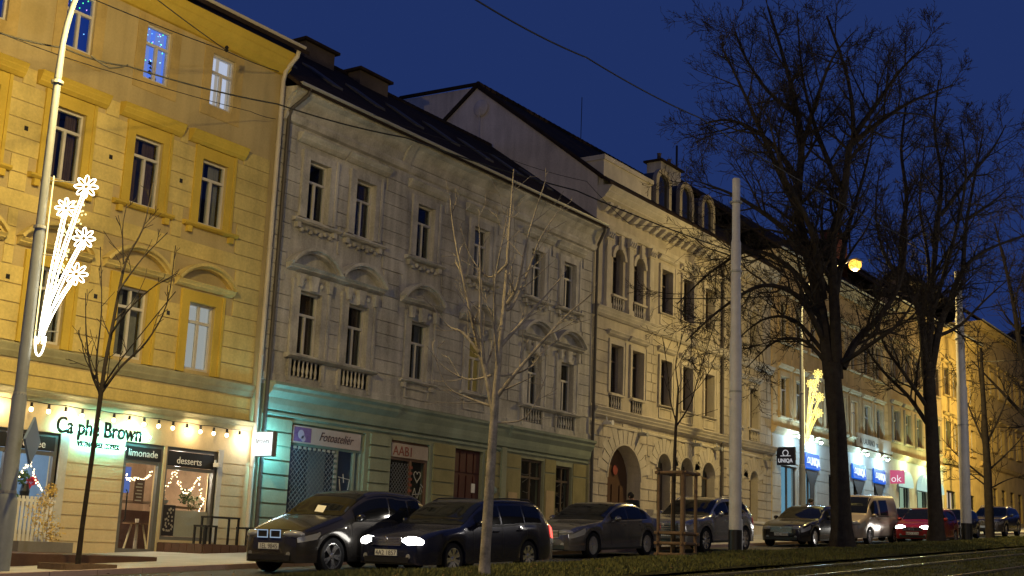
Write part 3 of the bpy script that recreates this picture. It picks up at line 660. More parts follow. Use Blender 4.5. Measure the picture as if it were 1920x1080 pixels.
MB().prof([(Y, 12.14), (Y - .06, 12.16), (Y - .14, 12.4), (Y - .32, 12.62), (Y - .52, 12.70), (Y - .52, 12.8), (Y, 12.86)], X0, 42.05).put('coved_cornice', gry2, B2)
for x in (24.7, 30.0, 36.5): MB().prof([(Y - .05, 11.9), (Y - .16, 12.2), (Y - .3, 12.5), (Y - .5, 12.69), (Y - .05, 12.7)], x - .16, x + .16).put('cornice_bracket', gry2, B2)
rf = roof(B2, rooft, X0 - .02, 42.05, 24.36, 12.86, 30.2, 17.05)
for x in [25.6 + 2.1 * k for k in range(8)]:
    MB().prof([(26.2, 14.19), (27.6, 15.2), (27.6, 15.27), (26.2, 14.27)], x, x + .5).put('skylight', zinc if int(x * 10) % 3 == 0 else slate, rf)
    
# snow guard and ridge tiles
b = MB()
for k in range(58): b.lathe([(.13, 0), (.12, .3)], (X0 + .3 * k, 30.2, 17.03), 8, 'x')
b.put('ridge_tiles', rooft, rf)['kind'] = 'stuff'
chimney(B2, 29.7, 31.2, 29.5, 30.4, 16, 17.15); chimney(B2, 32.6, 34.2, 29.5, 30.4, 16, 17.08)
gutter(B2, zinc, 24.5, 42.0, 24.38, 12.9)
mb = MB().tube([(24.9, 24.4, 12.84), (24.9, 24.45, 12.65), (24.62, 24.8, 12.2), (24.6, 24.86, 12.0), (24.6, 24.86, .3)], .06, 10)
for z in (3, 7, 10): mb.lathe([(.072, 0), (.072, .06)], (24.6, 24.86, z), 10)
mb.put('downpipe', piped, B2, True)
MB().tube([(41.9, 24.4, 12.86), (41.9, 24.45, 12.6), (42.08, 24.8, 12.2), (42.08, 24.85, 12), (42.08, 24.85, .9)], .06, 10).put('downpipe', piped, B2, True)
# green ground floor
for a, b_, o in ((24.62, 30.12, .42), (30.12, 36.3, .30), (36.3, 42.0, .38)):
    MB().prof([(Y, 3.62), (Y - .1, 3.64), (Y - .14, 3.78), (Y - .16, 3.95), (Y - o * .75, 4.12), (Y - o * .78, 4.2), (Y - o, 4.28), (Y - o, 4.36), (Y, 4.40)], a, b_).put('shop_cornice', grn2, B2)
    MB().prof([(Y, 3.46), (Y - .07, 3.5), (Y - .07, 3.56), (Y, 3.6)], a, b_).put('fascia_moulding', grn2, B2)
bands('rustic_block', B2, grn, 24.72, 25.74, .3, 3.42, .39, [], proud=.07, gap=.05)
bands('rustic_block', B2, grn, 29.16, 30.1, .4, 3.42, .39, [], proud=.07, gap=.05)
bands('rustic_block', B2, olive, 32.3, 33.42, .5, 3.42, .39, [], proud=.05, gap=.04)
bands('rustic_block', B2, olive, 35.2, 36.1, .5, 3.42, .39, [], proud=.05, gap=.04)
bands('plaster_field', B2, olive, 36.35, 42.0, 2.95, 3.44, .49, [(37.35, 38.97, 0, 3.36), (39.68, 40.92, 0, 3.3)], proud=.03)
bands('plaster_field', B2, olive, 36.35, 42.0, .75, 2.92, 2.17, [(37.35, 38.97, 0, 3.36), (39.68, 40.92, 0, 3.3)], proud=.03)
piece('pilaster', grn, B2, 36.06, 36.34, Y - .12, Y, .4, 3.6)
for z in (2.1, 1.55): 
    MB().ball((35.65, Y - .08, z), .14, 8).put('stucco_rosette', grn2, B2)
# photo shop window
fr = shopframe('shop_window', B2, s1[0], s1[1], .35, 3.36, Y + .14, grn2, vs=(27.86, 28.62), hs=(2.8,), t=.1)
piece('pane', glass, fr, 25.9, 27.81, Y + .135, Y + .145, .45, 2.75); piece('pane', glass, fr, 27.91, 28.57, Y + .135, Y + .145, .45, 2.75)
rb = MB().add([(25.7, 25.35, .2), (29.0, 25.35, .2), (29.0, 25.35, 3), (25.7, 25.35, 3), (25.7, 26.6, .2), (29.0, 26.6, .2), (29.0, 26.6, 3), (25.7, 26.6, 3)], [(0, 1, 5, 4), (1, 2, 6, 5), (2, 3, 7, 6), (3, 0, 4, 7), (4, 5, 6, 7)])
put('shop_room', mesh(rb.v, rb.f), mat('blue_grey_room', (.10, .11, .14), .9, var=.2), fr)
piece('display_panel', mat('grey_display', (.30, .31, .34), .8, var=.1), fr, 27.1, 27.8, 25.5, 25.55, .5, 2.7); piece('display_box', mat('dim_display', (.12, .13, .16), .8, var=.1), fr, 26.25, 27.05, 25.45, 25.7, .5, 1.75)
sb = piece('sign_board', mat('pink_grey_sign', (.46, .38, .38), .6, var=.12), fr, 25.88, 28.78, Y + .02, Y + .08, 2.82, 3.3)
piece('portrait_print', mat('violet_print', (.17, .09, .24), .6, var=.35, scale=5), fr, 25.93, 26.62, Y + .012, Y + .018, 2.86, 3.26)
for (px_, pz_, rr) in ((26.2, 3.06, .13), (26.3, 2.95, .09)):
    MB().lathe([(rr, 0), (rr, .004)], (px_, Y + .003, pz_), 14, 'y').put('portrait_face', mat('pale_violet', (.42, .33, .48), .6, var=.15), fr)
text('lettering', 'Fotoateliér', .36, (26.95, Y + .012, 2.96), mat('sepia_letter', (.07, .04, .05), .6, var=0), fr, .003, shear=.45, sx=.9)
def lattice(parent, x0, x1, z0, z1, y, s, m, name='lattice_grille', r=.009):
    b = MB(); H_ = z1 - z0; x = x0 - H_
    while x < x1:
        for sg_ in (1, -1):
            a = (x, z0); c = (x + H_, z1)
            if sg_ < 0: a = (x, z1); c = (x + H_, z0)
            t0 = max(0, (x0 - x) / H_); t1 = min(1, (x1 - x) / H_)
            if t1 > t0:
                p = [(a[0] + (c[0] - a[0]) * t, y, a[1] + (c[1] - a[1]) * t) for t in (t0, t1)]; b.tube(p, r, 4, False)
        x += s
    o = b.put(name, m, parent); return o
grl = mat('steel_lattice', (.26, .27, .29), .5, .4, metal=.5, var=.1)
lattice(fr, 25.92, 27.78, .5, 2.7, Y + .05, .16, grl)
b = MB()
for k in range(9): b.box(25.98 + .2 * k, 26.09 + .2 * k, Y + .04, Y + .06, 2.66, 2.73)
for k in range(14): b.box(27.68, 27.8, Y + .03, Y + .05, .6 + .15 * k, .68 + .15 * k)
b.put('grille_plates', zinc, fr)['kind'] = 'stuff'
chalk = mat('white_spray', (.5, .5, .48), .8, var=.1)
gt = MB()
for st in ([(28.0, 2.0), (28.5, 1.95), (28.45, 1.65)], [(28.05, 1.95), (28.12, 1.6), (28.08, 1.5)], [(28.05, 1.45), (28.45, 1.3), (28.15, 1.2), (28.5, 1.1), (28.2, .95)], [(28.2, 2.1), (28.25, 1.85)]):
    gt.tube([(x, Y + .125, z) for x, z in st], .014, 4)
gt.put('graffiti', chalk, fr)
point('shop_lamp_light', (27.2, 25.9, 2.6), (.62, .75, 1.0), 9, .1, B2)
# second shop window
fr = shopframe('shop_window', B2, s2[0], s2[1], .3, 3.3, Y + .14, mat('rust_frame', (.20, .12, .085), .6, var=.2), vs=(31.3,), hs=(2.76,), t=.09)
piece('pane', glass, fr, 30.29, 31.25, Y + .135, Y + .145, .4, 2.7); piece('pane', glass, fr, 31.35, 32.05, Y + .135, Y + .145, .4, 2.7)
rb = MB().add([(30.1, 25.35, .2), (32.3, 25.35, .2), (32.3, 25.35, 3), (30.1, 25.35, 3), (30.1, 26.2, .2), (32.3, 26.2, .2), (32.3, 26.2, 3), (30.1, 26.2, 3)], [(0, 1, 5, 4), (1, 2, 6, 5), (2, 3, 7, 6), (3, 0, 4, 7), (4, 5, 6, 7)])
put('shop_room', mesh(rb.v, rb.f), room, fr)
piece('sign_board', mat('worn_cream_sign', (.42, .35, .31), .7, var=.2), fr, 30.26, 32.08, Y + .03, Y + .08, 2.8, 3.22)
redl = mat('faded_red_letter', (.26, .08, .06), .7, var=.2)
for k, ch in enumerate('AABI'): text('lettering', ch, .42, (30.32 + .28 * k, Y + .022, 2.85), redl, fr, .003)
lattice(fr, 30.3, 31.2, .45, 2.62, Y + .06, .14, grl)
b = MB()
for k in range(12): b.box(31.18, 31.32, Y + .02, Y + .06, .5 + .18 * k, .58 + .18 * k)
b.put('grille_plates', redl, fr)['kind'] = 'stuff'
gt = MB(); hp = [(31.7 + .17 * (math.sin(t) ** 3), 2.28 + .012 * (13 * math.cos(t) - 5 * math.cos(2 * t) - 2 * math.cos(3 * t) - math.cos(4 * t))) for t in [2 * math.pi * k / 20 for k in range(21)]]
gt.tube([(x, Y + .125, z) for x, z in hp], .014, 4)
for st in ([(31.45, 1.5), (31.6, 1.9), (31.75, 1.55), (31.9, 1.95), (32.0, 1.8)], [(31.5, 1.7), (31.95, 1.75)], [(31.9, 2.05), (32.02, 1.95)]): gt.tube([(x, Y + .125, z) for x, z in st], .014, 4)
gt.put('graffiti', chalk, fr)
# doors of the grey house
redd = mat('dark_red_door', (.075, .022, .020), .5, .4, var=.25)
do = MB().box(33.5, 35.1, Y + .16, Y + .22, .1, 3.34).put('double_door', redd, B2)
for k in range(4):
    for z0_, z1_ in ((.35, 1.3), (1.4, 2.5), (2.6, 3.25)): piece('door_panel', redd, do, 33.56 + .39 * k, 33.86 + .39 * k, Y + .12, Y + .16, z0_, z1_)
piece('notice', white, do, 34.62, 34.82, Y + .1, Y + .12, 1.95, 2.25); MB().ball((34.25, Y + .09, 1.35), .035, 8).put('handle', zinc, do)
for (a, b_, z0_, z1_, lab) in ((37.42, 38.9, .4, 3.34, None), (39.74, 40.86, .9, 3.26, None)):
    f2 = shopframe('shop_window', B2, a, b_, z0_, z1_, Y + .16, dfr, vs=((a + b_) / 2,), hs=(2.7,), t=.08)
    piece('pane', glass, f2, a + .08, b_ - .08, Y + .155, Y + .165, z0_ + .08, z1_ - .08)
    rb = MB().add([(a - .1, 25.35, z0_), (b_ + .1, 25.35, z0_), (b_ + .1, 25.35, z1_), (a - .1, 25.35, z1_), (a - .1, 26, z0_), (b_ + .1, 26, z0_), (b_ + .1, 26, z1_), (a - .1, 26, z1_)], [(0, 1, 5, 4), (1, 2, 6, 5), (2, 3, 7, 6), (3, 0, 4, 7), (4, 5, 6, 7)])
    put('shop_room', mesh(rb.v, rb.f), room, f2)
    gtt = MB(); g = random.Random(int(a))
    for q in range(5):
        zz = 1.6 + .3 * q; gtt.tube([(a + .2 + g.random() * .2, Y + .13, zz), (a + .5 + g.random() * .2, Y + .13, zz + g.uniform(-.15, .2)), (a + .7 + g.random() * .2, Y + .13, zz + g.uniform(-.1, .1))], .012, 4)
    gtt.put('graffiti', grfr, f2)
piece('meter_cabinet', brn, B2, 36.6, 37.15, Y - .06, Y, .8, 2.1); piece('meter_cabinet', brn, B2, 41.2, 41.75, Y - .05, Y, .9, 2.0)
piece('meter_cabinet', brn, B2, 39.05, 39.6, Y - .05, Y, .9, 2.3)
MB().lathe([(.1, 0), (.1, .02)], (36.85, Y - .08, 1.55), 12, 'y').put('round_plate', white, B2)

# ------------------------------------------------------------------ sandstone house with round arches
X0, X1 = 42.12, 59.9
B3 = thing('sandstone_house', ((X0 + X1) / 2, Y, gz(51)), 'sandstone house with arched ground floor and round dormers', 'house', 'houses along the street')
pairL = [44.02, 45.8]; mid = [48.33, 50.42, 52.66]; pairR = [55.9, 57.72]; allc = pairL + mid + pairR
H2 = [(c - .5, c + .5, 6.48, 8.42) for c in allc]
A3 = [(c, .42, 10.5, 11.98) for c in pairL + pairR]; H3 = [(c - .52, c + .52, 10.48, 12.4) for c in mid]
port = (44.85, 1.36, -.2, 3.1); arcs = [(48.25, .62, 2.0, 3.8), (50.4, .62, 2.0, 3.8), (52.6, .68, 2.2, 3.72), (55.75, .55, 2.2, 3.85), (57.7, .5, 1.6, 3.9)]
wall('upper_wall', X0, X1, 5.4, 14.4, H2 + H3, sand, B3, rev=.45, arches=A3)
wall('ground_wall', X0, X1, .2, 5.4, [], sand, B3, rev=.6, arches=[port] + arcs)
shell(B3, X0, X1, .2, 14.4, sand)
AR = [(port[0], port[1], port[2], port[3], 2.0)] + [(a, r, zb, zs, r + .62) for a, r, zb, zs in arcs]
bands('stone_block', B3, sand, X0 + .05, 53.7, 1.9, 5.1, .43, [], proud=.035, gap=.05, arches=AR, joint=.95)
bands('stone_block', B3, sand, 54.1, X1 - .05, 2.2, 5.1, .43, [], proud=.035, gap=.05, arches=AR, joint=.95)
bands('plinth_block', B3, sand2, X0 + .03, X1 - .03, .45, 1.85, 1.4, [(port[0] - port[1], port[0] + port[1], 0, 5)], proud=.1, gap=.02)
MB().prof([(Y, 1.86), (Y - .16, 1.88), (Y - .16, 1.95), (Y, 2.0)], 46.3, X1).put('plinth_cap', sand2, B3)
vouss('voussoir', B3, sand2, port[0], port[3], 1.42, 1.98, 13, proud=.045)
for a, r, zb, zs in arcs: vouss('voussoir', B3, sand2, a, zs, r + .06, r + .6, 9, proud=.045)
for (a, r, zb, zs) in [port] + arcs:
    n = 16; b = MB()
    for k in range(n):
        t = [math.pi * k / n, math.pi * (k + 1) / n]
        b.slab([(a + q * math.cos(tt), zs + q * math.sin(tt)) for q, tt in ((r, t[0]), (r + .07, t[0]), (r + .07, t[1]), (r, t[1]))], Y - .07, Y)
    b.put('arch_moulding', sand2, B3)
gt_ = MB().box(43.5, 46.2, Y + .6, Y + .68, -.2, 4.5).put('gate_leaf', mat('brown_gate', (.085, .045, .028), .6, .3, var=.25), B3)
for k in range(4): piece('gate_panel', MATS['brown_gate'], gt_, 43.6 + .64 * k, 44.1 + .64 * k, Y + .55, Y + .6, .6, 2.9)
MB().lathe([(.2, 0), (.2, .02)], (45.1, Y + .53, 3.5), 12, 'y').put('gate_roundel', mat('dull_red', (.25, .06, .05), .6, var=.2), gt_)
for a, r, zb, zs in arcs:
    fo = MB().box(a - r, a - r + .06, Y + .35, Y + .42, zb, zs + r).box(a + r - .06, a + r, Y + .35, Y + .42, zb, zs + r).box(a - .03, a + .03, Y + .35, Y + .42, zb, zs + r).box(a - r, a + r, Y + .345, Y + .425, zs - .04, zs + .04).put('arched_window', dfr, B3)
    piece('pane', glass, fo, a - r, a + r, Y + .38, Y + .39, zb, zs + r)
    put('room', mesh([(a - r - .1, Y + .62, zb - .1), (a + r + .1, Y + .62, zb - .1), (a + r + .1, Y + .62, zs + r), (a - r - .1, Y + .62, zs + r)], [(0, 1, 2, 3)]), room, fo)
for x in (43.0, 47.0): MB().prof([(Y, 1.5), (Y - .3, 1.6), (Y - .45, 1.85), (Y - .45, 2.0), (Y, 2.02)], x - .45 if x < 44 else x - .4, x + .4).put('stone_bracket', sand2, B3)
mould('storey_cornice', B3, sand2, X0, X1 + .1, 5.36, 5.76, .34)
MB().prof([(Y, 5.06), (Y - .07, 5.08), (Y - .07, 5.16), (Y, 5.2)], X0, X1).put('band_moulding', sand2, B3)
mould('storey_cornice', B3, sand2, X0, X1, 9.40, 9.78, .28)
for c in allc:
    window(B3, c, 1.0, 6.48, 8.42, inset=.36, fm=dfr, tr=.68, curtain=curt if c in (45.8, 50.42) else None)
    surround(B3, sand2, c, .5, .7, 6.46, 8.42, 8.62, d=.06)
    if c in mid:
        window(B3, c, 1.04, 10.48, 12.4, inset=.36, fm=dfr, tr=.68)
        surround(B3, sand2, c, .52, .74, 10.46, 12.4, 12.62, d=.06)
        mould('window_hood', B3, sand2, c - .84, c + .84, 12.78, 12.98, .2, steps=2); mould('window_hood', B3, sand2, c - .82, c + .82, 8.74, 8.96, .2, steps=2)
        for zz in (5.9, 9.92): 
            pn = MB().box(c - .6, c - .54, Y - .04, Y, zz, zz + .46).box(c + .54, c + .6, Y - .04, Y, zz, zz + .46).box(c - .54, c + .54, Y - .04, Y, zz + .4, zz + .46).box(c - .54, c + .54, Y - .04, Y, zz, zz + .06); pn.put('apron_panel', sand2, B3)
        sill(B3, sand2, c, .72, 6.38, 6.46, .14, brackets=False); sill(B3, sand2, c, .74, 10.38, 10.46, .14, brackets=False)
    else:
        window(B3, c, .84, 10.5, 12.4, inset=.36, fm=dfr, tr=.78)
        n = 14; b = MB()
        for k in range(n):
            t = [math.pi * k / n, math.pi * (k + 1) / n]
            b.slab([(c + q * math.cos(tt), 11.98 + q * math.sin(tt)) for q, tt in ((.42, t[0]), (.6, t[0]), (.6, t[1]), (.42, t[1]))], Y - .1, Y)
        b.slab([(c - .09, 12.36), (c + .09, 12.36), (c + .13, 12.95), (c - .13, 12.95)], Y - .2, Y - .1)
        b.put('arch_moulding', sand2, B3)
        mould('window_hood', B3, sand2, c - .8, c + .8, 8.74, 8.96, .2, steps=2)
        for z0_, z1_ in ((5.86, 6.34), (9.88, 10.36)):
            MB().box(c - .5, c + .5, Y - .002, Y + .01, z0_, z1_).put('balustrade_shade', room, B3); balusters(B3, sand2, c - .46, c + .46, z0_, z1_, 5, y=Y - .06)  # dark sheet on the wall paints the shade between the balusters
            MB().box(c - .56, c + .56, Y - .14, Y, z1_ + .002, z1_ + .09).put('balustrade_rail', sand2, B3)
for x in (43.05, 44.9, 46.72, 54.9, 56.8, 58.7):
    b = MB().box(x - .17, x + .17, Y - .14, Y, 9.8, 12.6).box(x - .22, x + .22, Y - .19, Y, 9.79, 10.0); b.put('pilaster', sand2, B3)
    b = MB().prof([(Y, 12.6), (Y - .16, 12.6), (Y - .28, 13.0), (Y, 13.02)], x - .24, x + .24)
    for k in range(6): b.ball((x - .22 + .088 * k, Y - .22, 12.72 + .12 * (k % 2)), .07, 6)
    b.put('capital', sand2, B3)
bands('stone_block', B3, sand, X0 + .03, 43.35, 5.86, 9.3, .43, [], proud=.035, gap=.04)
bands('stone_block', B3, sand, 46.5, 47.5, 6.5, 9.3, .43, [], proud=.035, gap=.04, joint=.5)
bands('stone_block', B3, sand, 54.05, 55.15, 5.86, 9.3, .43, [], proud=.035, gap=.04, joint=.5)
bands('stone_block', B3, sand, 58.4, 59.85, 5.86, 9.3, .43, [], proud=.035, gap=.04, joint=.7)
MB().prof([(Y, 13.02), (Y - .1, 13.04), (Y - .16, 13.2), (Y, 13.24)], X0, X1).put('architrave', sand2, B3)
mould('eaves_cornice', B3, sand2, X0, X1, 14.02, 14.62, .72)
for k in range(29):
    x = 42.6 + .6 * k
    MB().prof([(Y, 13.68), (Y - .18, 13.7), (Y - .46, 13.92), (Y - .46, 14.0), (Y, 14.0)], x - .12, x + .12).put('modillion', sand2, B3)
mb = MB().tube([(53.9, 24.3, 14.5), (53.9, 24.8, 13.9), (53.9, 24.88, 13.5), (53.9, 24.88, 1.2)], .07, 10); mb.put('downpipe', piped, B3, True)
# roof, gable firewall, attic, dormers
rf = roof(B3, rooft, X0 - .12, X1, 24.3, 14.72, 31.2, 20.1, back=38)
put('gable_firewall', mesh([(X0 - .02, 24.95, 12.6), (X0 - .02, 38, 12.6), (X0 - .02, 38, 19.2), (X0 - .02, 35.4, 20.1), (X0 - .02, 31.2, 19.95), (X0 - .02, 24.95, 15.05)], [(0, 1, 2, 3, 4, 5)]), firewall, B3)
MB().tube([(X0 - .05, 24.7, 14.95), (X0 - .05, 31.2, 20.08), (X0 - .05, 35.5, 20.2), (X0 - .05, 38, 19.3)], .09, 6).put('verge_tiles', rooft, rf)
b = MB()
for k in range(40): b.lathe([(.14, 0), (.12, .4)], (X0 + .44 * k, 31.2, 20.1), 8, 'x')
b.put('ridge_tiles', rooft, rf)['kind'] = 'stuff'
MB().box(X0 + .1, 46.3, 24.75, 27.5, 14.6, 15.75).box(X0 + .05, 46.4, 24.68, 27.5, 15.75, 15.95).put('attic_parapet', sand2, B3)
for x in (47.5, 49.75, 52.0):
    b = MB(); n = 14; yd = 24.9
    pts = [(x + .62, 14.7), *[(x + .62 * math.cos(math.pi * k / n), 16.08 + .62 * math.sin(math.pi * k / n)) for k in range(n + 1)], (x - .62, 14.7)]
    do = b.slab(pts, yd, yd + 3).put('dormer', slate, rf)
    fr_ = MB()
    for k in range(n):
        t = [math.pi * k / n, math.pi * (k + 1) / n]
        fr_.slab([(x + q * math.cos(tt), 16.08 + q * math.sin(tt)) for q, tt in ((.48, t[0]), (.72, t[0]), (.72, t[1]), (.48, t[1]))], yd - .14, yd + .06)
    for s in (-1, 1): fr_.box(x + s * .6 - .12, x + s * .6 + .12, yd - .14, yd + .06, 14.7, 16.08)
    fr_.put('dormer_frame', mat('dormer_stone', (.30, .27, .23), .9, var=.25, streak=.5), rf)
    MB().slab([(x + .48, 14.75), *[(x + .48 * math.cos(math.pi * k / n), 16.08 + .48 * math.sin(math.pi * k / n)) for k in range(n + 1)], (x - .48, 14.75)], yd - .02, yd - .004).put('dormer_glass', mat('dark_glass', (.012, .013, .018), .08, .6, var=0), rf)
chimney(B3, 54.1, 56.3, 28.4, 29.2, 17.5, 19.6, pots=2, m=gry)
MB().tube([(56.6, 28.8, 17.8), (56.6, 28.8, 21.2)], .06, 6).put('flue_pipe', black, B3)
MB().tube([(50.9, 31.2, 20.2), (50.9, 31.2, 22.4)], .02, 5).put('roof_aerial', black, B3)
dm = MB().lathe([(.02, 0), (.33, .08), (.38, .12)], (41.9, 30.9, 18.9), 14, 'x'); dm.tube([(42.1, 30.9, 17.2), (41.95, 30.9, 17.2), (41.95, 30.9, 18.9)], .025, 6); dm.put('satellite_dish', firewall, B3)
for x, z in ((43.1, 5.12), (46.0, 4.95), (51.0, 4.98), (53.2, 5.0), (58.9, 5.0)):
    t = thing('wall_floodlight', (x, Y - .1, z), {43.1: 'white security camera unit on the corner of the sandstone house', 46.0: 'dark floodlight above the arched gate', 51.0: 'dark floodlight under the cornice left of the downpipe', 53.2: 'silver floodlight nearest the tram pole under the cornice', 58.9: 'dark floodlight at the right end of the sandstone house'}[x], 'floodlight' if x > 44 else 'camera')
    mm_ = white if x < 44 else zinc
    MB().box(x - .1, x + .1, Y - .35, Y - .05, z, z + .14).put('housing', mm_, t); MB().tube([(x, Y, z + .3), (x, Y - .15, z + .3), (x, Y - .18, z + .12)], .025, 6).put('bracket', mm_, t)
    MB().lathe([(.06, 0), (.11, -.08)], (x, Y - .36, z + .06), 10, 'y').put('reflector', white if x < 44 else zinc, t)

# ------------------------------------------------------------------ the far houses
def plain_house(name, label, x0, x1, zc, ze, m, tm, floors, cols_, gm, y=Y, hgt=1.9, wd=.95, holes_g=(), roofm=None, rise=5.0, litw=(), bandh=.45):
    t = thing(name, ((x0 + x1) / 2, y, gz((x0 + x1) / 2)), label, 'house', 'houses along the street')
    Hs = [(c - wd / 2, c + wd / 2, z, z + hgt) for z in floors for c in cols_]
    wall('upper_wall', x0, x1, zc, ze, Hs, m, t, y=y, rev=.3)
    wall('ground_wall', x0, x1, gz(x0) - .5, zc, holes_g, gm, t, y=y, rev=.35)
    shell(t, x0, x1, gz(x0) - .5, ze, m, y=y)
    for fi, z in enumerate(floors):
        for c in cols_:
            L = (fi, round(c, 1)) in litw
            window(t, c, wd, z, z + hgt, y=y, inset=.2, tr=.68, lit=lit_cream if L else None, fm=wfr, lab='cream lit window beside the dark trunk' if L else None)
            surround(t, tm, c, wd / 2, wd / 2 + .22, z - .02, z + hgt, z + hgt + .25, y=y, d=.06)
            mould('window_hood', t, tm, c - wd / 2 - .35, c + wd / 2 + .35, z + hgt + .4, z + hgt + .62, .22, y=y, steps=2)
            sill(t, tm, c, wd / 2 + .3, z - .16, z - .03, .16, y=y, brackets=False)
    mould('eaves_cornice', t, tm, x0, x1, ze - .5, ze, .5, y=y)
    mould('storey_cornice', t, tm, x0, x1, zc - .2, zc + .15, .3, y=y)
    roof(t, roofm or rooft, x0, x1, y - .6, ze + .05, y + 6, ze + rise, back=y + 11.5)
    gutter(t, zinc, x0, x1, y - .6, ze + .1)
    return t
UW = (60.4, 63.2, 2.0, 5.6)
B4 = plain_house('pale_house', 'pale house with blue-white lit office front and blue signs', 60.0, 78.5, 6.7, 16.0, mat('warm_pale_stucco', (.60, .46, .25), .9, var=.24, streak=.6), mat('warm_pale_trim', (.60, .48, .29), .9, var=.2), (7.5, 11.4), [61.7, 63.8, 66.0, 68.2, 70.2, 72.3, 74.6, 76.8], pale,
                 holes_g=[(61.2, 63.4, 1.6, 5.0), (64.6, 66.0, 1.8, 4.9), (68.0, 70.0, 1.7, 5.0), (72.0, 73.6, 2.6, 4.9), (75.6, 77.2, 2.7, 4.9)], litw={(0, 72.3)}, wd=1.15, hgt=2.05)
bands('wall_band', B4, pale, 60.05, 78.45, 2.6, 6.4, .62, [(61.1, 63.5, 0, 5.1), (64.5, 66.1, 0, 5.0), (67.9, 70.1, 0, 5.1), (71.9, 73.7, 0, 5), (75.5, 77.3, 0, 5)], proud=.03, gap=.035)
bands('wall_band', B4, MATS['warm_pale_stucco'], 60.05, 78.45, 6.95, 10.6, .5, [(c - .98, c + .98, 7.2, 10.4) for c in [61.7, 63.8, 66.0, 68.2, 70.2, 72.3, 74.6, 76.8]], proud=.03, gap=.035)
bluew = em('lit_office', (.35, .75, .95), .55)
for i, (a, b_, z0_, z1_) in enumerate(((61.2, 63.4, 1.6, 5.0), (64.6, 66.0, 1.8, 4.9), (68.0, 70.0, 1.7, 5.0), (72.0, 73.6, 2.6, 4.9), (75.6, 77.2, 2.7, 4.9))):
    f2 = shopframe('office_window', B4, a, b_, z0_, z1_, Y + .18, dfr, vs=((a + b_) / 2,), t=.08)
    piece('pane', glass, f2, a + .05, b_ - .05, Y + .175, Y + .185, z0_ + .08, z1_ - .08)
    put('room', mesh([(a - .1, Y + .36, z0_ - .1), (b_ + .1, Y + .36, z0_ - .1), (b_ + .1, Y + .36, z1_), (a - .1, Y + .36, z1_)], [(0, 1, 2, 3)]), bluew if i < 2 else room, f2)
uq = em('uniqa_blue', (.0, .12, .78), .85); wl = em('sign_white', (.8, .95, 1), 1.3)
def swoosh(parent, c, r, m, flat, axis):
    b = MB(); P = []
    for k in range(17):
        a = R_(-60 + 300 * k / 16); P.append((c[0] + r * math.cos(a), c[1], c[2] + r * math.sin(a)) if axis == 'x' else (c[0], c[1] - r * math.cos(a), c[2] + r * math.sin(a)))
    b.tube(P, r * .16, 5)
    q = [(c[0] - 1.9 * r, c[1], c[2] - 1.05 * r), (c[0] + 1.9 * r, c[1], c[2] - 1.05 * r)] if axis == 'x' else [(c[0], c[1] + 1.9 * r, c[2] - 1.05 * r), (c[0], c[1] - 1.9 * r, c[2] - 1.05 * r)]
    b.tube(q, r * .13, 5); b.put('emblem', m, parent)
for i, (a, b_) in enumerate(((64.15, 66.45), (71.5, 74.0), (75.25, 77.6))):
    s_ = thing('blue_sign', ((a + b_) / 2, Y - .3, 5.1), ['blue lit UNIQA sign left of the big dark trunk', 'blue lit UNIQA sign right of the big trunk, nearer to it', 'blue lit UNIQA sign next to the pink sign'][i], 'sign', 'blue office signs')
    MB().prof([(Y, 5.05), (Y - .16, 5.08), (Y - .12, 5.86), (Y, 5.92)], a + .1, b_ - .15).put('sign_box', uq, s_)
    text('lettering', 'UNIQA', .58, (a + .68, Y - .18, 5.26), wl, s_, .01, sx=.72, bold=.012)
    swoosh(s_, (a + .42, Y - .18, 5.5), .14, wl, True, 'x')
    lp = thing('sign_lamp', ((a + b_) / 2, Y - .45, 6.45), ['small white spot lamp above the UNIQA sign left of the trunk', 'small white spot lamp above the middle UNIQA sign', 'small white spot lamp above the UNIQA sign by the pink one'][i], 'lamp', 'spot lamps over the office signs')
    MB().tube([((a + b_) / 2, Y, 6.6), ((a + b_) / 2, Y - .55, 6.6)], .02, 6).put('arm', black, lp)
    MB().lathe([(.05, .08), (.13, -.06)], ((a + b_) / 2, Y - .6, 6.55), 10).put('lamp_head', zinc, lp); MB().ball(((a + b_) / 2, Y - .6, 6.46), .09, 8).put('lamp_glow', em('spot_glow', (.8, .95, 1), 30), lp)
    point('sign_lamp_light', ((a + b_) / 2, Y - .75, 6.3), (.42, .76, 1.0), 230, .08, lp)
    # dark funnel-shaped panel under each sign
    MB().slab([(a + .2, 5.0), (b_ - .2, 5.0), ((a + b_) / 2 + .3, 4.2), ((a + b_) / 2 + .22, 2.6), ((a + b_) / 2 - .22, 2.6), ((a + b_) / 2 - .3, 4.2)], Y - .09, Y - .06).put('funnel_panel', mat('dark_panel', (.06, .055, .06), .7, var=.2), B4)
lp = thing('sign_lamp', (62.2, Y - .45, 6.45), 'small white spot lamp above the black UNIQA sign', 'lamp', 'spot lamps over the office signs')
MB().tube([(62.2, Y, 6.6), (62.2, Y - .55, 6.6)], .02, 6).put('arm', black, lp); MB().ball((62.2, Y - .6, 6.5), .09, 8).put('lamp_glow', em('spot_glow', (.8, .95, 1), 30), lp)
point('sign_lamp_light', (62.2, Y - .75, 6.3), (.50, .80, 1.0), 150, .08, lp)
s_ = thing('hanging_sign', (60.4, Y - .5, 4.95), 'black square UNIQA sign hanging out from the pale house', 'sign')
MB().box(60.4, 60.56, 23.95, 24.9, 4.9, 5.8).put('sign_box', mat('navy_sign', (.012, .013, .03), .4, var=.1), s_)
text('lettering', 'UNIQA', .27, (60.39, 24.83, 5.03), em('sign_pale', (.75, .75, .8), .6), s_, .003, rot=(R_(90), 0, R_(-90)), bold=.006, sx=.88)
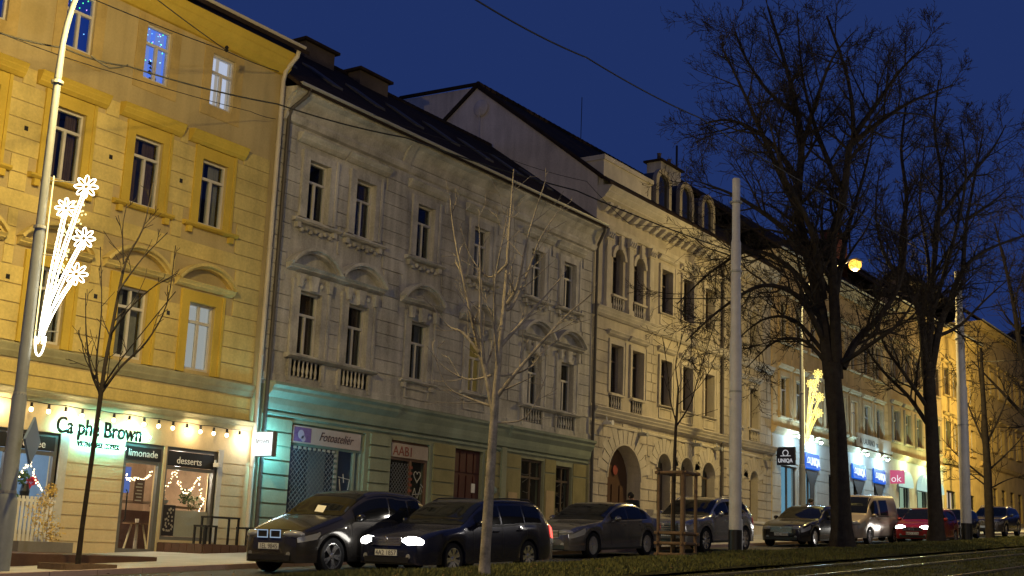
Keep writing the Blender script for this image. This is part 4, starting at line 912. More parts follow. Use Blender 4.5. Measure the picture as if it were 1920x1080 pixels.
swoosh(s_, (60.385, 24.43, 5.5), .14, em('sign_pale', (.75, .75, .8), .6), True, 'y')
MB().tube([(60.48, 25, 5.4), (60.48, 24.85, 5.4)], .03, 6).put('bracket', black, s_)
s_ = thing('name_banner', (75.4, Y - .1, 7.0), 'pale shop banner with dark worn lettering above the blue signs', 'banner')
MB().box(72.4, 78.4, Y - .2, Y - .05, 6.95, 7.75).put('banner_board', mat('beige_banner', (.52, .46, .38), .7, var=.15), s_)
text('lettering', 'A  LAURINO  m', .5, (72.7, Y - .21, 7.15), mat('brown_letter', (.06, .05, .04), .7, var=.1), s_, .004, sx=.95)

B5 = plain_house('brown_house', 'brown house with a green-lit arcade shop front', 78.55, 90.5, 7.0, 17.0, brn, brn, (8.0, 12.0), [80.2, 82.6, 85.0, 87.4, 89.3], pale,
                 holes_g=[(80.4, 82.6, 2.6, 5.2), (84.2, 86.6, 2.8, 5.2), (88.0, 89.6, 2.8, 5.2)], wd=1.1)
shopg = em('green_lit_shop', (.62, .85, .55), .75)
for a, b_, z0_, z1_ in ((80.4, 82.6, 2.6, 5.2), (84.2, 86.6, 2.8, 5.2), (88.0, 89.6, 2.8, 5.2)):
    f2 = shopframe('shop_window', B5, a, b_, z0_, z1_, Y + .16, black, vs=(a + .5, b_ - .55), t=.09)
    piece('pane', glass, f2, a + .05, b_ - .05, Y + .155, Y + .165, z0_, z1_)
    put('room', mesh([(a - .1, Y + .36, z0_ - .1), (b_ + .1, Y + .36, z0_ - .1), (b_ + .1, Y + .36, z1_), (a - .1, Y + .36, z1_)], [(0, 1, 2, 3)]), shopg, f2)
    n = 12; r_ = (b_ - a) / 2; c_ = (a + b_) / 2
    MB().slab([(c_ + r_ * math.cos(math.pi * k / n), 5.15 + r_ * .9 * math.sin(math.pi * k / n)) for k in range(n + 1)], Y - .3, Y - .02).put('arched_canopy', em('canopy_white', (.62, .95, .85), .7), B5)
    point('shop_lamp_light', (c_, Y - .8, 6.5), (.75, 1.0, .5), 190, .1, B5)
s_ = thing('ok_sign', (78.6, Y - .5, 5.2), 'pink square sign reading ok between blue and green shop fronts', 'sign')
MB().box(78.6, 78.75, 24.1, 24.95, 5.2, 6.02).put('sign_box', em('pink_sign', (.85, .06, .20), .62), s_)
text('lettering', 'ok', .62, (78.59, 24.9, 5.3), em('sign_white2', (1, .85, .9), .9), s_, .003, rot=(R_(90), 0, R_(-90)))
B6 = plain_house('ochre_house', 'ochre house lit yellow by the far street lamp', 90.55, 100.5, 7.6, 17.2, ochre, ochre, (8.6, 12.4), [91.8, 94.0, 96.3, 98.6], ochre, holes_g=[(91.2, 93.4, 3.0, 5.6), (94.6, 96.0, 3.4, 5.6), (97.2, 98.6, 3.6, 5.6)], wd=1.05)
for a, b_, z0_, z1_ in ((91.2, 93.4, 3.0, 5.6), (94.6, 96.0, 3.4, 5.6), (97.2, 98.6, 3.6, 5.6)):
    f2 = shopframe('shop_window', B6, a, b_, z0_, z1_, Y + .16, black, vs=((a + b_) / 2,), hs=((z0_ + z1_) / 2,), t=.12)
    put('room', mesh([(a - .1, Y + .3, z0_ - .1), (b_ + .1, Y + .3, z0_ - .1), (b_ + .1, Y + .3, z1_), (a - .1, Y + .3, z1_)], [(0, 1, 2, 3)]), lit_white if a < 92 else room, f2)
B7 = plain_house('far_ochre_house', 'farthest ochre house at the right end of the row', 100.55, 121, 8.2, 19.3, ochre, ochre, (9.5, 14.0), [102.2, 105, 107.8, 110.6, 113.4, 116.2, 119], ochre,
                 holes_g=[(c - .7, c + .7, 4.2, 6.6) for c in (102.2, 105, 107.8, 110.6, 113.4, 116.2, 119)], wd=1.1)
for c in (102.2, 105, 107.8, 110.6, 113.4, 116.2, 119): window(B7, c, 1.4, 4.2, 6.6, inset=.2, fm=dfr)
chimney(B6, 97.6, 99.8, 29.6, 30.6, 20, 22.6, pots=5)
chimney(B5, 80.5, 83.0, 29, 30, 19, 22.3, m=mat('red_brick', (.16, .05, .035), .9, var=.3))
# wooded hill beyond the end of the street
v = []; f = []; n = 30
for i in range(n + 1):
    for j in range(n + 1):
        x = 150 + 300 * i / n; y = -60 + 260 * j / n; z = gz(150) - 4 + 34 * (1 - math.exp(-((x - 150) / 110))) + 3.5 * math.sin(x * .07 + y * .05) + 2 * math.sin(y * .13)
        v.append((x, y, z))
for i in range(n):
    for j in range(n): a = i * (n + 1) + j; f.append((a, a + n + 1, a + n + 2, a + 1))
hh_ = thing('hillside_house', (237, 62, 26), 'dark house on the hill with two lit window strips at the right edge', 'house')
hc = Vector((0.80660053, 0.55405906, 0.20594695)) * 250 + Vector((0.55886137, -0.82831461, 0.03960893)) * 106 + Vector((0.19253456, 0.08314721, -0.97776121)) * 10
hv = Vector((.82, .57, 0)); hu = Vector((.57, -.82, 0))
def hbox(a0, a1, d0, d1, z0_, z1_): return [hc + hu * a + hv * d + Vector((0, 0, z)) for z in (z0_, z1_) for a, d in ((a0, d0), (a1, d0), (a1, d1), (a0, d1))]
BF = [(0, 3, 2, 1), (4, 5, 6, 7), (0, 1, 5, 4), (1, 2, 6, 5), (2, 3, 7, 6), (3, 0, 4, 7)]
MB().add(hbox(-10, 16, 0, 10, -30, -1), BF).put('wall', brn, hh_)
MB().add([hc + hu * a + hv * d + Vector((0, 0, z)) for a, d, z in ((-11, -1, -1), (17, -1, -1), (17, 11, -1), (-11, 11, -1), (1, 5, 5), (9, 5, 5))], [(0, 1, 5, 4), (1, 2, 5), (2, 3, 4, 5), (3, 0, 4)]).put('roof', rooft, hh_)
for a in (-8.6, -6.9, -3.2, -2.0): MB().add(hbox(a, a + .9, -.1, -.02, -3.0, -2.3), BF).put('lit_window', em('far_window', (1, .85, .6), 1.6), hh_)
tag(put('hill', mesh(v, f, True), mat('dark_wooded_hill', (.03, .035, .02), .95, var=.4, scale=.2), None), kind='structure')
# ------------------------------------------------------------------ street lamps with light decorations
SOD = (1.0, 0.72, 0.24)
ledw = em('deco_led', (1.0, .93, .68), 9.0); ledy = em('deco_led_yellow', (1.0, .80, .32), 2.4)
lampglow = em('sodium_glow', (1, .47, .06), 2.4)
def street_lamp(x, y, label, power, h=11.5, deco=None, arm=2.15, grp='street lamps on the pavement'):
    z = gz(x) + PAVE
    t = thing('street_lamp', (x, y, z), label, 'street lamp', grp)
    b = MB().lathe([(.18, 0), (.18, 1.2), (.15, 1.3), (.135, 1.33), (.13, 3.0), (.105, 3.1), (.10, 6.0), (.08, 6.15), (.07, 8.9), (.06, 9.1)], (x, y, z), 14)
    b.put('mast', steelg, t, True)
    P = [(x, y, z + 9.0)]
    for k in range(1, 9):
        a = math.pi / 2 * k / 8; P.append((x, y - arm * .55 * (1 - math.cos(a)), z + 9.3 + (h - 9.4) * math.sin(a)))
    P.append((x, y - arm, z + h + .04))
    MB().tube(P, [.07] + [.055] * (len(P) - 2) + [.045], 10).put('arm', steelg, t, True)
    for zz in (1.33, 3.05, 6.1, 8.9): MB().lathe([(.145 if zz < 2 else .115, 0), (.145 if zz < 2 else .115, .05)], (x, y, z + zz), 12).put('collar', zinc, t)
    hy = y - arm - .25
    hd = MB(); hd.prof([(hy + .35, z + h + .02), (hy - .3, z + h + .0), (hy - .3, z + h + .06), (hy - .1, z + h + .16), (hy + .35, z + h + .12)], x - .14, x + .14); hd.put('lamp_head', zinc, t)
    MB().ball((x, hy, z + h - .12), .27, 14, .95).put('lamp_glow', lampglow, t, True)
    point('street_lamp_light', (x, hy, z + h - .48), SOD, power * .48, .12, t)
    point('street_lamp_beam', (x, hy, z + h - .47), SOD, power * .62 * 1.0, .12, t, spot=172, aim=(x, hy, z))
    if deco: flower_deco(x, y, z, deco, em('deco_led_gold', (1.0, .80, .20), 2.6) if x > 30 else None)
    return t
def flower_deco(x, y, z, label, lw=None):
    ledw = lw or em('deco_led', (1.0, .88, .52), 2.0)
    """four light-tube flowers on long stems fixed to the right side of a lamp mast"""
    t = thing('light_decoration', (x + .1, y - .12, z + 4), label, 'light decoration', 'flower light decorations on the lamps')
    base = Vector((x + .17, y - .16, z + 4.02)); u = Vector((.62, -.78, 0)).normalized()
    heads = [(.50, 2.93, .21), (.18, 2.5, .19), (.56, 1.95, .2), (.50, 1.28, .2)]
    st = MB(); st2 = MB()
    for (a, h_, r) in heads:
        top = base + u * a + Vector((0, 0, h_))
        for s in (-.035, .035):
            P = []
            for k in range(9):
                q = k / 8; P.append(base + u * (a * q ** 1.5 + s * (1 - .2 * q)) + Vector((0, 0, h_ * q - .03)))
            st.tube(P, .014, 6)
        fl = MB()
        for k in range(8):
            q = 2 * math.pi * k / 8; c = top + u * (math.cos(q) * r * .62) + Vector((0, 0, math.sin(q) * r * .62))
            d = (u * math.cos(q) + Vector((0, 0, math.sin(q)))); n_ = (u * -math.sin(q) + Vector((0, 0, math.cos(q))))
            loop = [c + d * (r * .42 * math.cos(w_)) + n_ * (r * .17 * math.sin(w_)) for w_ in [2 * math.pi * i / 10 for i in range(11)]]
            fl.tube(loop, .010, 5, False)
        fl.put('flower', ledw, t)
    st.put('stem_tubes', ledw, t)
    loop = MB().tube([base + u * (.09 * math.sin(a)) + Vector((0, 0, .1 - .35 * math.cos(a))) for a in [math.pi * (-.5 + k / 10) for k in range(11)]], .016, 6); loop.put('loop_tube', ledw, t)
    g = random.Random(int(x)); sp = MB()
    for k in range(210):
        q = g.random(); p = base + u * (.62 * q * g.uniform(.2, 1.0)) + Vector((g.uniform(-.02, .02), 0, 2.7 * q ** .8)); sp.ball(p, .02, 5)
    o = sp.put('sparkle_bulbs', ledy, t); o['kind'] = 'stuff'
    MB().tube([base - u * .1 + Vector((0, 0, .0)), base - u * .1 + Vector((0, 0, 3.1))], .012, 5).put('frame_rod', ledy, t)
    for h_ in (.2, 1.6, 3.0): MB().tube([Vector((x, y, z + 4.02 + h_)), base + u * .3 + Vector((0, 0, h_))], .01, 5).put('clamp', zinc, t)
street_lamp(13.55, 19.8, 'tall curved street lamp at the left edge before the yellow house', 4500, 11.45, 'glowing flower light decoration on the left street lamp')
street_lamp(50.75, 19.8, 'lit street lamp glowing orange among the bare trees', 3500, 11.55, 'yellowish flower light decoration on the lamp by the big trunk')
street_lamp(92.4, 19.8, 'lamp mast at the right edge before the ochre house', 8500, 11.55, 'light decoration on the lamp at the right edge')
def far_lamp(x, y, label, power, col):
    z = gz(x); t = thing('street_lamp', (x, y, z), label, 'street lamp', 'street lamps on the opposite pavement')
    MB().lathe([(.12, 0), (.1, 4), (.06, 9)], (x, y, z), 12).put('mast', steelg, t, True)
    MB().tube([(x, y, z + 8.9), (x, y + .8, z + 9.4), (x, y + 2, z + 9.5)], .045, 8).put('arm', steelg, t)
    MB().box(x - .14, x + .14, y + 1.9, y + 2.6, z + 9.46, z + 9.58).put('lamp_head', zinc, t)
    MB().ball((x, y + 2.3, z + 9.42), .1, 8, .5).put('lamp_glow', em('warm_white_glow', (1, .85, .6), 40), t)
    point('street_lamp_light', (x, y + 2.3, z + 9.2), col, power, .15, t)
far_lamp(7.0, -3.2, 'opposite street lamp left of the camera', 2100, (1, .91, .79))
far_lamp(43.0, -3.2, 'opposite street lamp beyond the right edge', 1300, (1, .92, .80))
# road sign on the lamp mast, seen from behind at an angle
rs = thing('road_sign', (13.75, 19.65, gz(13.55) + 2.35), 'blue-grey diamond road sign on the left lamp mast', 'road sign')
b = MB(); d_ = Vector((.80, .60, 0)); c0 = Vector((13.78, 19.62, 1.62)); nn = Vector((.6, -.8, 0)) * .02
b.add([c0 + nn + d_ * .42, c0 + nn + Vector((0, 0, .42)), c0 + nn - d_ * .42, c0 + nn - Vector((0, 0, .42)), c0 - nn + d_ * .42, c0 - nn + Vector((0, 0, .42)), c0 - nn - d_ * .42, c0 - nn - Vector((0, 0, .42))],
      [(0, 1, 2, 3), (7, 6, 5, 4), (0, 4, 5, 1), (1, 5, 6, 2), (2, 6, 7, 3), (3, 7, 4, 0)])
b.put('sign_plate', mat('blue_grey_plate', (.10, .15, .26), .45, .4, var=.1), rs)
MB().tube([c0, Vector((13.55, 19.8, 1.62))], .02, 6).put('clamp', zinc, rs)
# ------------------------------------------------------------------ tram poles
def tram_pole(x, y, top, label, r=.165):
    z = mtop(x, y) - .05; t = thing('tram_pole', (x, y, z), label, 'tram pole', 'tram poles on the median'); H_ = top - z
    MB().lathe([(r * 1.08, 0), (r * 1.08, .72)], (x, y, z), 16).put('black_base', black, t, True)
    MB().lathe([(r, .72), (r * .98, H_ * .56), (r * .84, H_ * .57), (r * .82, H_ * .82), (r * .68, H_ * .83), (r * .66, H_ - .02), (r * .5, H_)], (x, y, z), 18).put('shaft', steelp, t, True)
    for q in (.42, .74, .93): MB().lathe([(r * 1.04, 0), (r * 1.04, .05)], (x, y, z + H_ * q), 14).put('clamp_band', zinc, t)
    MB().tube([(x + .17, y - .12, z + .0), (x + .17, y - .12, z + 1.0)], .018, 6).put('conduit', white, t)
    return t
tram_pole(31.1, 13.98, 10.42, 'tall pale tram pole left of the big bare trees')
tram_pole(49.9, 12.98, 11.6, 'darker tram pole at the right behind the second big trunk', .2)
# ------------------------------------------------------------------ cables
def cable(name, label, pts, r=.012, sag=0.0, cat='cable', grp='overhead cables'):
    P = []
    for i in range(len(pts) - 1):
        a, b_ = Vector(pts[i]), Vector(pts[i + 1]); n = 12
        for k in range(n + (i == len(pts) - 2)):
            q = k / n; p = a.lerp(b_, q); p.z -= sag * 4 * q * (1 - q); P.append(p)
    o = MB().tube(P, r, 6).put(name, wirem, None); tag(o, label, cat, grp); return o
def px(x, y, depth=None, Yp=None, Xp=None):
    """point in the place seen in that direction, on the upright plane y = Yp (or x = Xp)"""
    d = cx * ((x - 960) / 2367) + cdn * ((y - 540) / 2367) + cfw
    return d * (Yp / d.y if Yp else Xp / d.x if Xp else depth)
cable('overhead_cable', 'thick sagging cable crossing before the yellow house to the pale tram pole', [px(-60, 40, Yp=20.5), px(120, 90, Yp=20.2), px(240, 124, Yp=20), px(520, 195, Yp=19), px(760, 258, Yp=18), px(1080, 357, Yp=16), px(1376, 472, Yp=14.1)], .017, .06)
cable('overhead_cable', 'wire tied to the upper right corner of the yellow house', [px(160, -8, Yp=20), px(425, 96, Yp=23.2), px(523, 134, Yp=24.9)], .012, .03)
cable('overhead_cable', 'short wire dropping to the upper corner wire knot', [px(270, -20, Yp=18), px(424, 94, Yp=23.15)], .012, .02)
cable('overhead_cable', 'thin lower wire anchored at the yellow house corner', [px(0, 62, Yp=20), px(210, 135, Yp=22), px(470, 209, Yp=24.4), px(517, 223, Yp=24.9)], .009, .03)
cable('overhead_cable', 'dark trolley wire crossing the open sky at the top', [px(880, -8, Yp=9), px(1100, 108, Yp=9.6), px(1310, 220, Yp=10.2), px(1560, 372, Yp=10.8), px(1920, 560, Yp=11.4)], .013, .05)
cable('overhead_cable', 'pale thin wire running right from the tram pole top', [px(1380, 345, Yp=14.05), px(1650, 440, Yp=13), px(1930, 530, Yp=12)], .011, .12)
cable('overhead_cable', 'level span wire across the far street among the trees', [px(1240, 560, Yp=24.8), px(1600, 545, Yp=17), px(1930, 521, Yp=12)], .02, .1)
cable('overhead_cable', 'low level span wire at the right tram pole', [px(1806, 679, Yp=13), px(1930, 674, Yp=10)], .018, .02)
cable('overhead_cable', 'slack wire past the round dormers to the tram pole', [px(700, 215, Yp=24.0), px(960, 300, Yp=22), px(1100, 340, Yp=20), px(1180, 420, Yp=18), px(1376, 430, Yp=14.1)], .009, .05)
kn = thing('cable_insulator', px(425, 92, Yp=23.15), 'small dark insulator on the wire by the white lit window', 'insulator')
MB().lathe([(.02, -.08), (.06, -.03), (.03, 0), (.06, .04), (.02, .09)], px(425, 92, Yp=23.15), 8).put('insulator_body', wirem, kn)
cable('hanging_cable_end', 'loose cable tail hanging off the thick cable', [px(170, 104, Yp=20.1), px(205, 127, Yp=20), px(240, 122, Yp=19.95)], .016, .02)
# ------------------------------------------------------------------ trees
UU = Vector((cx.x, cx.y, 0)).normalized(); VV = Vector((cfw.x, cfw.y, 0)).normalized()
def branch(mb_, p, d, L, r, lev, top, g, cfg):
    seg = max(3, int(L / cfg['seg'][lev])); P = [p.copy()]; Rr = [r]; st = L / seg; dirs = [d]
    for i in range(seg):
        d = (d + Vector((g.gauss(0, 1), g.gauss(0, 1), g.gauss(0, 1))) * cfg['wig'][lev] + Vector((0, 0, 1)) * cfg['up'][lev]).normalized()
        p = p + d * st; P.append(p.copy()); dirs.append(d); q = (i + 1) / seg
        Rr.append(max(r * (1 - q * cfg['tap'][lev]), cfg['rmin']))
    mb_.tube(P, Rr, cfg['sides'][lev], False)
    if lev >= top: return
    nk = cfg['kids'][lev]
    for k in range(nk):
        q = cfg['from'][lev] + (1 - cfg['from'][lev]) * (k + g.random() * .8) / nk; i = min(int(q * seg), seg - 1)
        ax = dirs[i].orthogonal().normalized(); ax = Matrix.Rotation(g.random() * 6.283, 3, dirs[i]) @ ax
        nd = (Matrix.Rotation(R_(g.gauss(cfg['ang'][lev], 9)), 3, ax) @ dirs[i]).normalized()
        branch(mb_, P[i].lerp(P[i + 1], g.random()), nd, L * g.uniform(*cfg['len'][lev]) * (1 - .35 * q), max(Rr[i] * g.uniform(.5, .72), cfg['rmin']), lev + 1, top, g, cfg)
def tree(name, label, x, y, z, trunk, tr, limbs, bark, cfg, top, seed, grp):
    g = random.Random(seed); t = thing(name, (x, y, z), label, 'tree', grp); base = Vector((x, y, z))
    def L2(p): return base + UU * p[0] + VV * p[1] + Vector((0, 0, p[2]))
    tm_ = MB(); P = [L2(p) for p in trunk]
    tm_.tube(P, tr, 12); tm_.put('trunk', bark, t, True)
    cr = MB()
    for lb_ in limbs:
        pts, r0 = lb_[0], lb_[1]; P = [L2(p) for p in pts]; n = len(P)
        Q = []
        for i in range(n - 1):
            for k in range(4):
                q = k / 4; p0 = P[max(i - 1, 0)]; p3 = P[min(i + 2, n - 1)]
                Q.append(0.5 * ((2 * P[i]) + (-p0 + P[i + 1]) * q + (2 * p0 - 5 * P[i] + 4 * P[i + 1] - p3) * q * q + (-p0 + 3 * P[i] - 3 * P[i + 1] + p3) * q ** 3))
        Q.append(P[-1]); m_ = len(Q); rs_ = [max(r0 * (1 - .82 * i / (m_ - 1)), cfg['rmin'] * 1.6) for i in range(m_)]
        cr.tube(Q, rs_, 8, False)
        tot = sum((Q[i + 1] - Q[i]).length for i in range(m_ - 1)); nk = max(3, int(tot * lb_[2]))
        for k in range(nk):
            q = .12 + .88 * (k + g.random()) / nk; i = min(int(q * (m_ - 1)), m_ - 2); dr = (Q[i + 1] - Q[i]).normalized()
            ax = Matrix.Rotation(g.random() * 6.283, 3, dr) @ dr.orthogonal().normalized()
            nd = (Matrix.Rotation(R_(g.gauss(cfg['ang'][0], 9)), 3, ax) @ dr).normalized()
            branch(cr, Q[i].lerp(Q[i + 1], g.random()), nd, cfg['first'] * g.uniform(.6, 1.15) * (1.1 - .5 * q), max(rs_[i] * .5, cfg['rmin']), 1, top, g, cfg)
    cr.put('crown', bark, t, True)
    return t
big = dict(seg=[.5, .3, .22, .16, .14], wig=[.08, .11, .12, .12, .12], up=[.02, .05, .07, .07, .06], tap=[.7, .75, .75, .7, .6], rmin=.0061, sides=[8, 5, 4, 3, 3], kids=[5, 6, 5, 3, 0], **{'from': [.2, .15, .12, .1, 0]}, ang=[48, 42, 40, 38, 38], len=[(.5, .8), (.42, .72), (.45, .75), (.5, .8), (.5, .8)], first=2.3)
def reader(x, y, z):
    """reads a limb layout at the tree's own distance: returns (across, depth, height) in metres for a direction in the photo"""
    B_ = Vector((x, y, z))
    def q(px_, py_, v=0.0):
        d = cx * ((px_ - 960) / 2367) + cdn * ((py_ - 540) / 2367) + cfw
        p = d * ((B_.dot(VV) + v) / d.dot(VV)) - B_; return (p.dot(UU), v, p.z)
    return q
x, y = 36.8, 13.13; q = reader(x, y, mtop(x, y) - .05)
def lim(q, r, dens, *pts): return ([q(*p) for p in pts], r, dens)
tree('bare_tree', 'big dark bare tree with forked trunk right of the tram pole', x, y, mtop(x, y) - .05,
     [(0, 0, 0), q(1578, 990), q(1575, 900), q(1570, 800), q(1563, 730), q(1560, 680)], [.44, .32, .28, .265, .27, .24],
     [lim(q, 0.193, 1.75, (1556, 710), (1540, 583, .1), (1508, 453, .2), (1497, 380, .2), (1503, 270, .3), (1493, 200, .3), (1470, 110, .3), (1440, 12, .4)),
      lim(q, 0.184, 1.75, (1570, 710), (1565, 583, -.1), (1560, 453, -.2), (1580, 380, -.3), (1591, 285, -.3), (1600, 250, -.3), (1590, 150, -.4), (1550, 30, -.5)),
      lim(q, 0.101, 2.02, (1600, 255, -.3), (1640, 200, -.1), (1690, 130, 0), (1735, 90, .2)),
      lim(q, 0.101, 2.02, (1597, 270, -.3), (1650, 228, -.6), (1710, 190, -.9), (1785, 160, -1)),
      lim(q, 0.101, 2.02, (1573, 345, -.2), (1548, 290, .3), (1524, 222, .6), (1505, 140, .8), (1495, 20, 1)),
      lim(q, 0.110, 2.02, (1497, 400, .2), (1440, 275, -.3), (1400, 185, -.6), (1355, 90, -.8)),
      lim(q, 0.083, 2.02, (1493, 215, .3), (1440, 170, .8), (1400, 110, 1), (1375, 45, 1.2)),
      lim(q, 0.101, 2.12, (1500, 340, .2), (1440, 262, .8), (1370, 225, 1.2), (1310, 235, 1.5)),
      lim(q, 0.101, 2.12, (1508, 460, .2), (1440, 405, -.4), (1375, 365, -.8), (1310, 340, -1)),
      lim(q, 0.101, 2.21, (1535, 570, .1), (1480, 500, .6), (1410, 470, 1), (1340, 505, 1.3), (1270, 570, 1.4)),
      lim(q, 0.101, 2.21, (1550, 650, .1), (1500, 560, -.6), (1430, 535, -1), (1350, 580, -1.3), (1285, 640, -1.4)),
      lim(q, 0.074, 2.21, (1556, 690, 0), (1510, 640, .5), (1455, 640, .9), (1400, 690, 1.1)),
      lim(q, 0.074, 2.21, (1552, 670, 0), (1490, 600, 1.3), (1430, 600, 2), (1370, 650, 2.2)),
      lim(q, 0.129, 2.02, (1580, 690, 0), (1605, 640, .2), (1648, 595, .4), (1685, 535, .6), (1700, 440, .8), (1690, 360, 1)),
      lim(q, 0.083, 2.02, (1580, 680, -.1), (1640, 640, -.8), (1690, 600, -1.2), (1730, 530, -1.4)),
      lim(q, 0.110, 1.75, (1566, 560, 0), (1590, 430, 1.2), (1620, 330, 1.9), (1640, 240, 2.3)),
      lim(q, 0.110, 1.75, (1545, 560, 0), (1520, 430, -1.2), (1470, 330, -2), (1440, 220, -2.4)),
      lim(q, 0.083, 1.84, (1500, 290, .3), (1530, 190, -.6), (1560, 110, -1), (1600, 60, -1.2))], barkd, big, 4, 11, 'big bare trees on the median')
x, y = 47.7, 13.5; q = reader(x, y, mtop(x, y) - .05)
tree('bare_tree', 'big dark bare tree with low branches, second from the tram pole', x, y, mtop(x, y) - .05,
     [(0, 0, 0), q(1755, 985), q(1751, 900), q(1747, 800), q(1743, 740), q(1740, 680)], [.38, .28, .25, .24, .24, .21],
     [lim(q, 0.175, 1.66, (1738, 710), (1725, 583, .1), (1700, 535, .2), (1690, 460, .3), (1700, 370, .3), (1690, 280, .4), (1700, 190, .5)),
      lim(q, 0.156, 1.66, (1742, 710), (1745, 593), (1749, 520), (1758, 420, -.2), (1765, 330, -.3), (1752, 240, -.3), (1760, 150, -.4)),
      lim(q, 0.166, 1.66, (1744, 710), (1760, 620, -.1), (1778, 570, -.2), (1806, 505, -.3), (1852, 468, -.4), (1925, 440, -.6)),
      lim(q, 0.101, 1.84, (1805, 507, -.3), (1812, 420, .4), (1830, 320, .7), (1845, 240, .9)),
      lim(q, 0.092, 1.84, (1763, 405, -.2), (1815, 335, -.8), (1860, 280, -1.1), (1885, 235, -1.3)),
      lim(q, 0.092, 2.02, (1742, 800), (1705, 745, .3), (1660, 700, .6), (1625, 650, .8), (1605, 570, 1)),
      lim(q, 0.092, 2.02, (1740, 765), (1695, 700, -.5), (1655, 640, -.8), (1640, 560, -1)),
      lim(q, 0.092, 1.93, (1698, 535, .2), (1660, 480, -.5), (1642, 400, -.9), (1650, 310, -1.1)),
      lim(q, 0.083, 1.93, (1758, 630, 0), (1800, 610, .8), (1850, 560, 1.3), (1895, 520, 1.6)),
      lim(q, 0.092, 1.75, (1745, 600, 0), (1740, 480, 1.4), (1725, 380, 2), (1735, 270, 2.4)),
      lim(q, 0.092, 1.75, (1745, 600, 0), (1790, 440, -1.4), (1810, 330, -2), (1800, 230, -2.3)),
      lim(q, 0.074, 1.93, (1815, 410, .4), (1860, 380, 1), (1895, 350, 1.3))], barkd, big, 4, 23, 'big bare trees on the median')
for (x, y, s_, sd, lab) in ((70, 12.6, 1.0, 31, 'third bare tree in the median row, behind the right tram pole'), (84, 12.6, 1.05, 37, 'farthest bare tree in the median row at the right edge'), (60.5, 12.2, .9, 41, 'bare tree with leaning limbs at the right edge of the sky')):
    far = dict(big); far['kids'] = [5, 5, 4, 0, 0]; far['rmin'] = .009; far['first'] = 2.6
    tree('bare_tree', lab, x, y, mtop(x, y) - .05, [(0, 0, 0), (-.05, 0, .6), (-.1, 0, 3), (0, 0, 5.5), (0, 0, 7)], [.45, .36, .32, .3, .24],
         [([(0, 0, 5), (-.8 * s_, .2, 8), (-1.2 * s_, .2, 11), (-1.9 * s_, .3, 14.5)], .2, 1.3), ([(0, 0, 6), (.2, 0, 9), (.3, .1, 12.5), (.1, .2, 15.5)], .19, 1.3),
          ([(0, 0, 6), (1.2 * s_, -.3, 8.6), (2.0 * s_, -.5, 11), (3.0 * s_, -.6, 13)], .18, 1.4), ([(0, 0, 4.6), (-1.6, .2, 6.4), (-3.0, .4, 8.0)], .11, 1.6), ([(0, 0, 5), (1.6, .2, 6.6), (3.2, .4, 7.6)], .11, 1.6),
          ([(0, 0, 6), (.1, 1.5, 9), (.3, 2.2, 12)], .12, 1.3)], barkd, far, 3, sd, 'big bare trees on the median')
# young pale tree in the middle
pal = dict(big); pal.update(rmin=.0042, kids=[3, 2, 2, 0, 0], first=.8, up=[.02, .05, .06, .06, .06], ang=[38, 36, 36, 36, 36], seg=[.2, .12, .1, .1, .1], wig=[.04, .045, .05, .05, .05]); pal['from'] = [.2, .2, .2, .2, 0]
x, y = 17.41, 12.28
def bp(px_, py_, v=0.0):   # reads the tree's own limb layout in metres from its photo outline at its real distance
    return ((px_ - 908) / 113.0, v, (1078 - py_) / 113.0)
tree('young_tree', 'young pale-barked bare tree in the middle before the grey house', x, y, mtop(x, y) - .04,
     [bp(908, 1078), bp(908, 1040), bp(911, 900), bp(914, 780), bp(917, 690), bp(922, 600)], [.11, .088, .080, .070, .054, .038],
     [([bp(922, 610), bp(926, 520, .05), bp(928, 420, .08), bp(932, 282, .1)], 0.0500, 2.3),
      ([bp(912, 770), bp(893, 690, .1), bp(876, 640, .15), bp(850, 540, .2), bp(820, 420, .3), bp(806, 335, .3)], 0.0525, 2.3),
      ([bp(880, 655, .1), bp(845, 615, .2), bp(815, 600, .3), bp(775, 552, .3)], 0.0325, 2.3),
      ([bp(890, 680, -.1), bp(880, 600, -.2), bp(876, 520, -.2), bp(868, 380, -.3)], 0.0350, 2.3),
      ([bp(918, 690, .0), bp(908, 600, -.2), bp(905, 520, -.3), bp(918, 430, -.3), bp(924, 380, -.3)], 0.0325, 2.1),
      ([bp(926, 570), bp(940, 560, .1), bp(968, 490, .2), bp(990, 420, .2), bp(1030, 350, .3)], 0.0350, 2.3),
      ([bp(930, 560), bp(950, 520, -.2), bp(965, 430, -.3), bp(995, 320, -.4)], 0.0350, 2.3),
      ([bp(922, 640), bp(945, 610, .1), bp(985, 560, .2), bp(1040, 488, .3)], 0.0425, 2.1),
      ([bp(918, 740), bp(945, 705, -.2), bp(985, 655, -.3), bp(1040, 590, -.4), bp(1090, 545, -.5)], 0.0400, 2.1),
      ([bp(915, 700), bp(950, 690, .3), bp(985, 670, .4), bp(1010, 625, .5)], 0.0250, 2.1),
      ([bp(912, 760), bp(870, 745, .2), bp(820, 720, .3), bp(790, 655, .3)], 0.0275, 2.1),
      ([bp(914, 790), bp(975, 780, -.2), bp(1010, 700, -.3)], 0.0200, 2.1),
      ([bp(905, 700), bp(860, 705, .3), bp(810, 680, .4), bp(775, 640, .4)], 0.0225, 2.1),
      ([bp(926, 480), bp(890, 500, .3), bp(850, 450, .4), bp(830, 395, .4)], 0.0225, 2.1)], barkl, pal, 2, 7, 'young street trees')
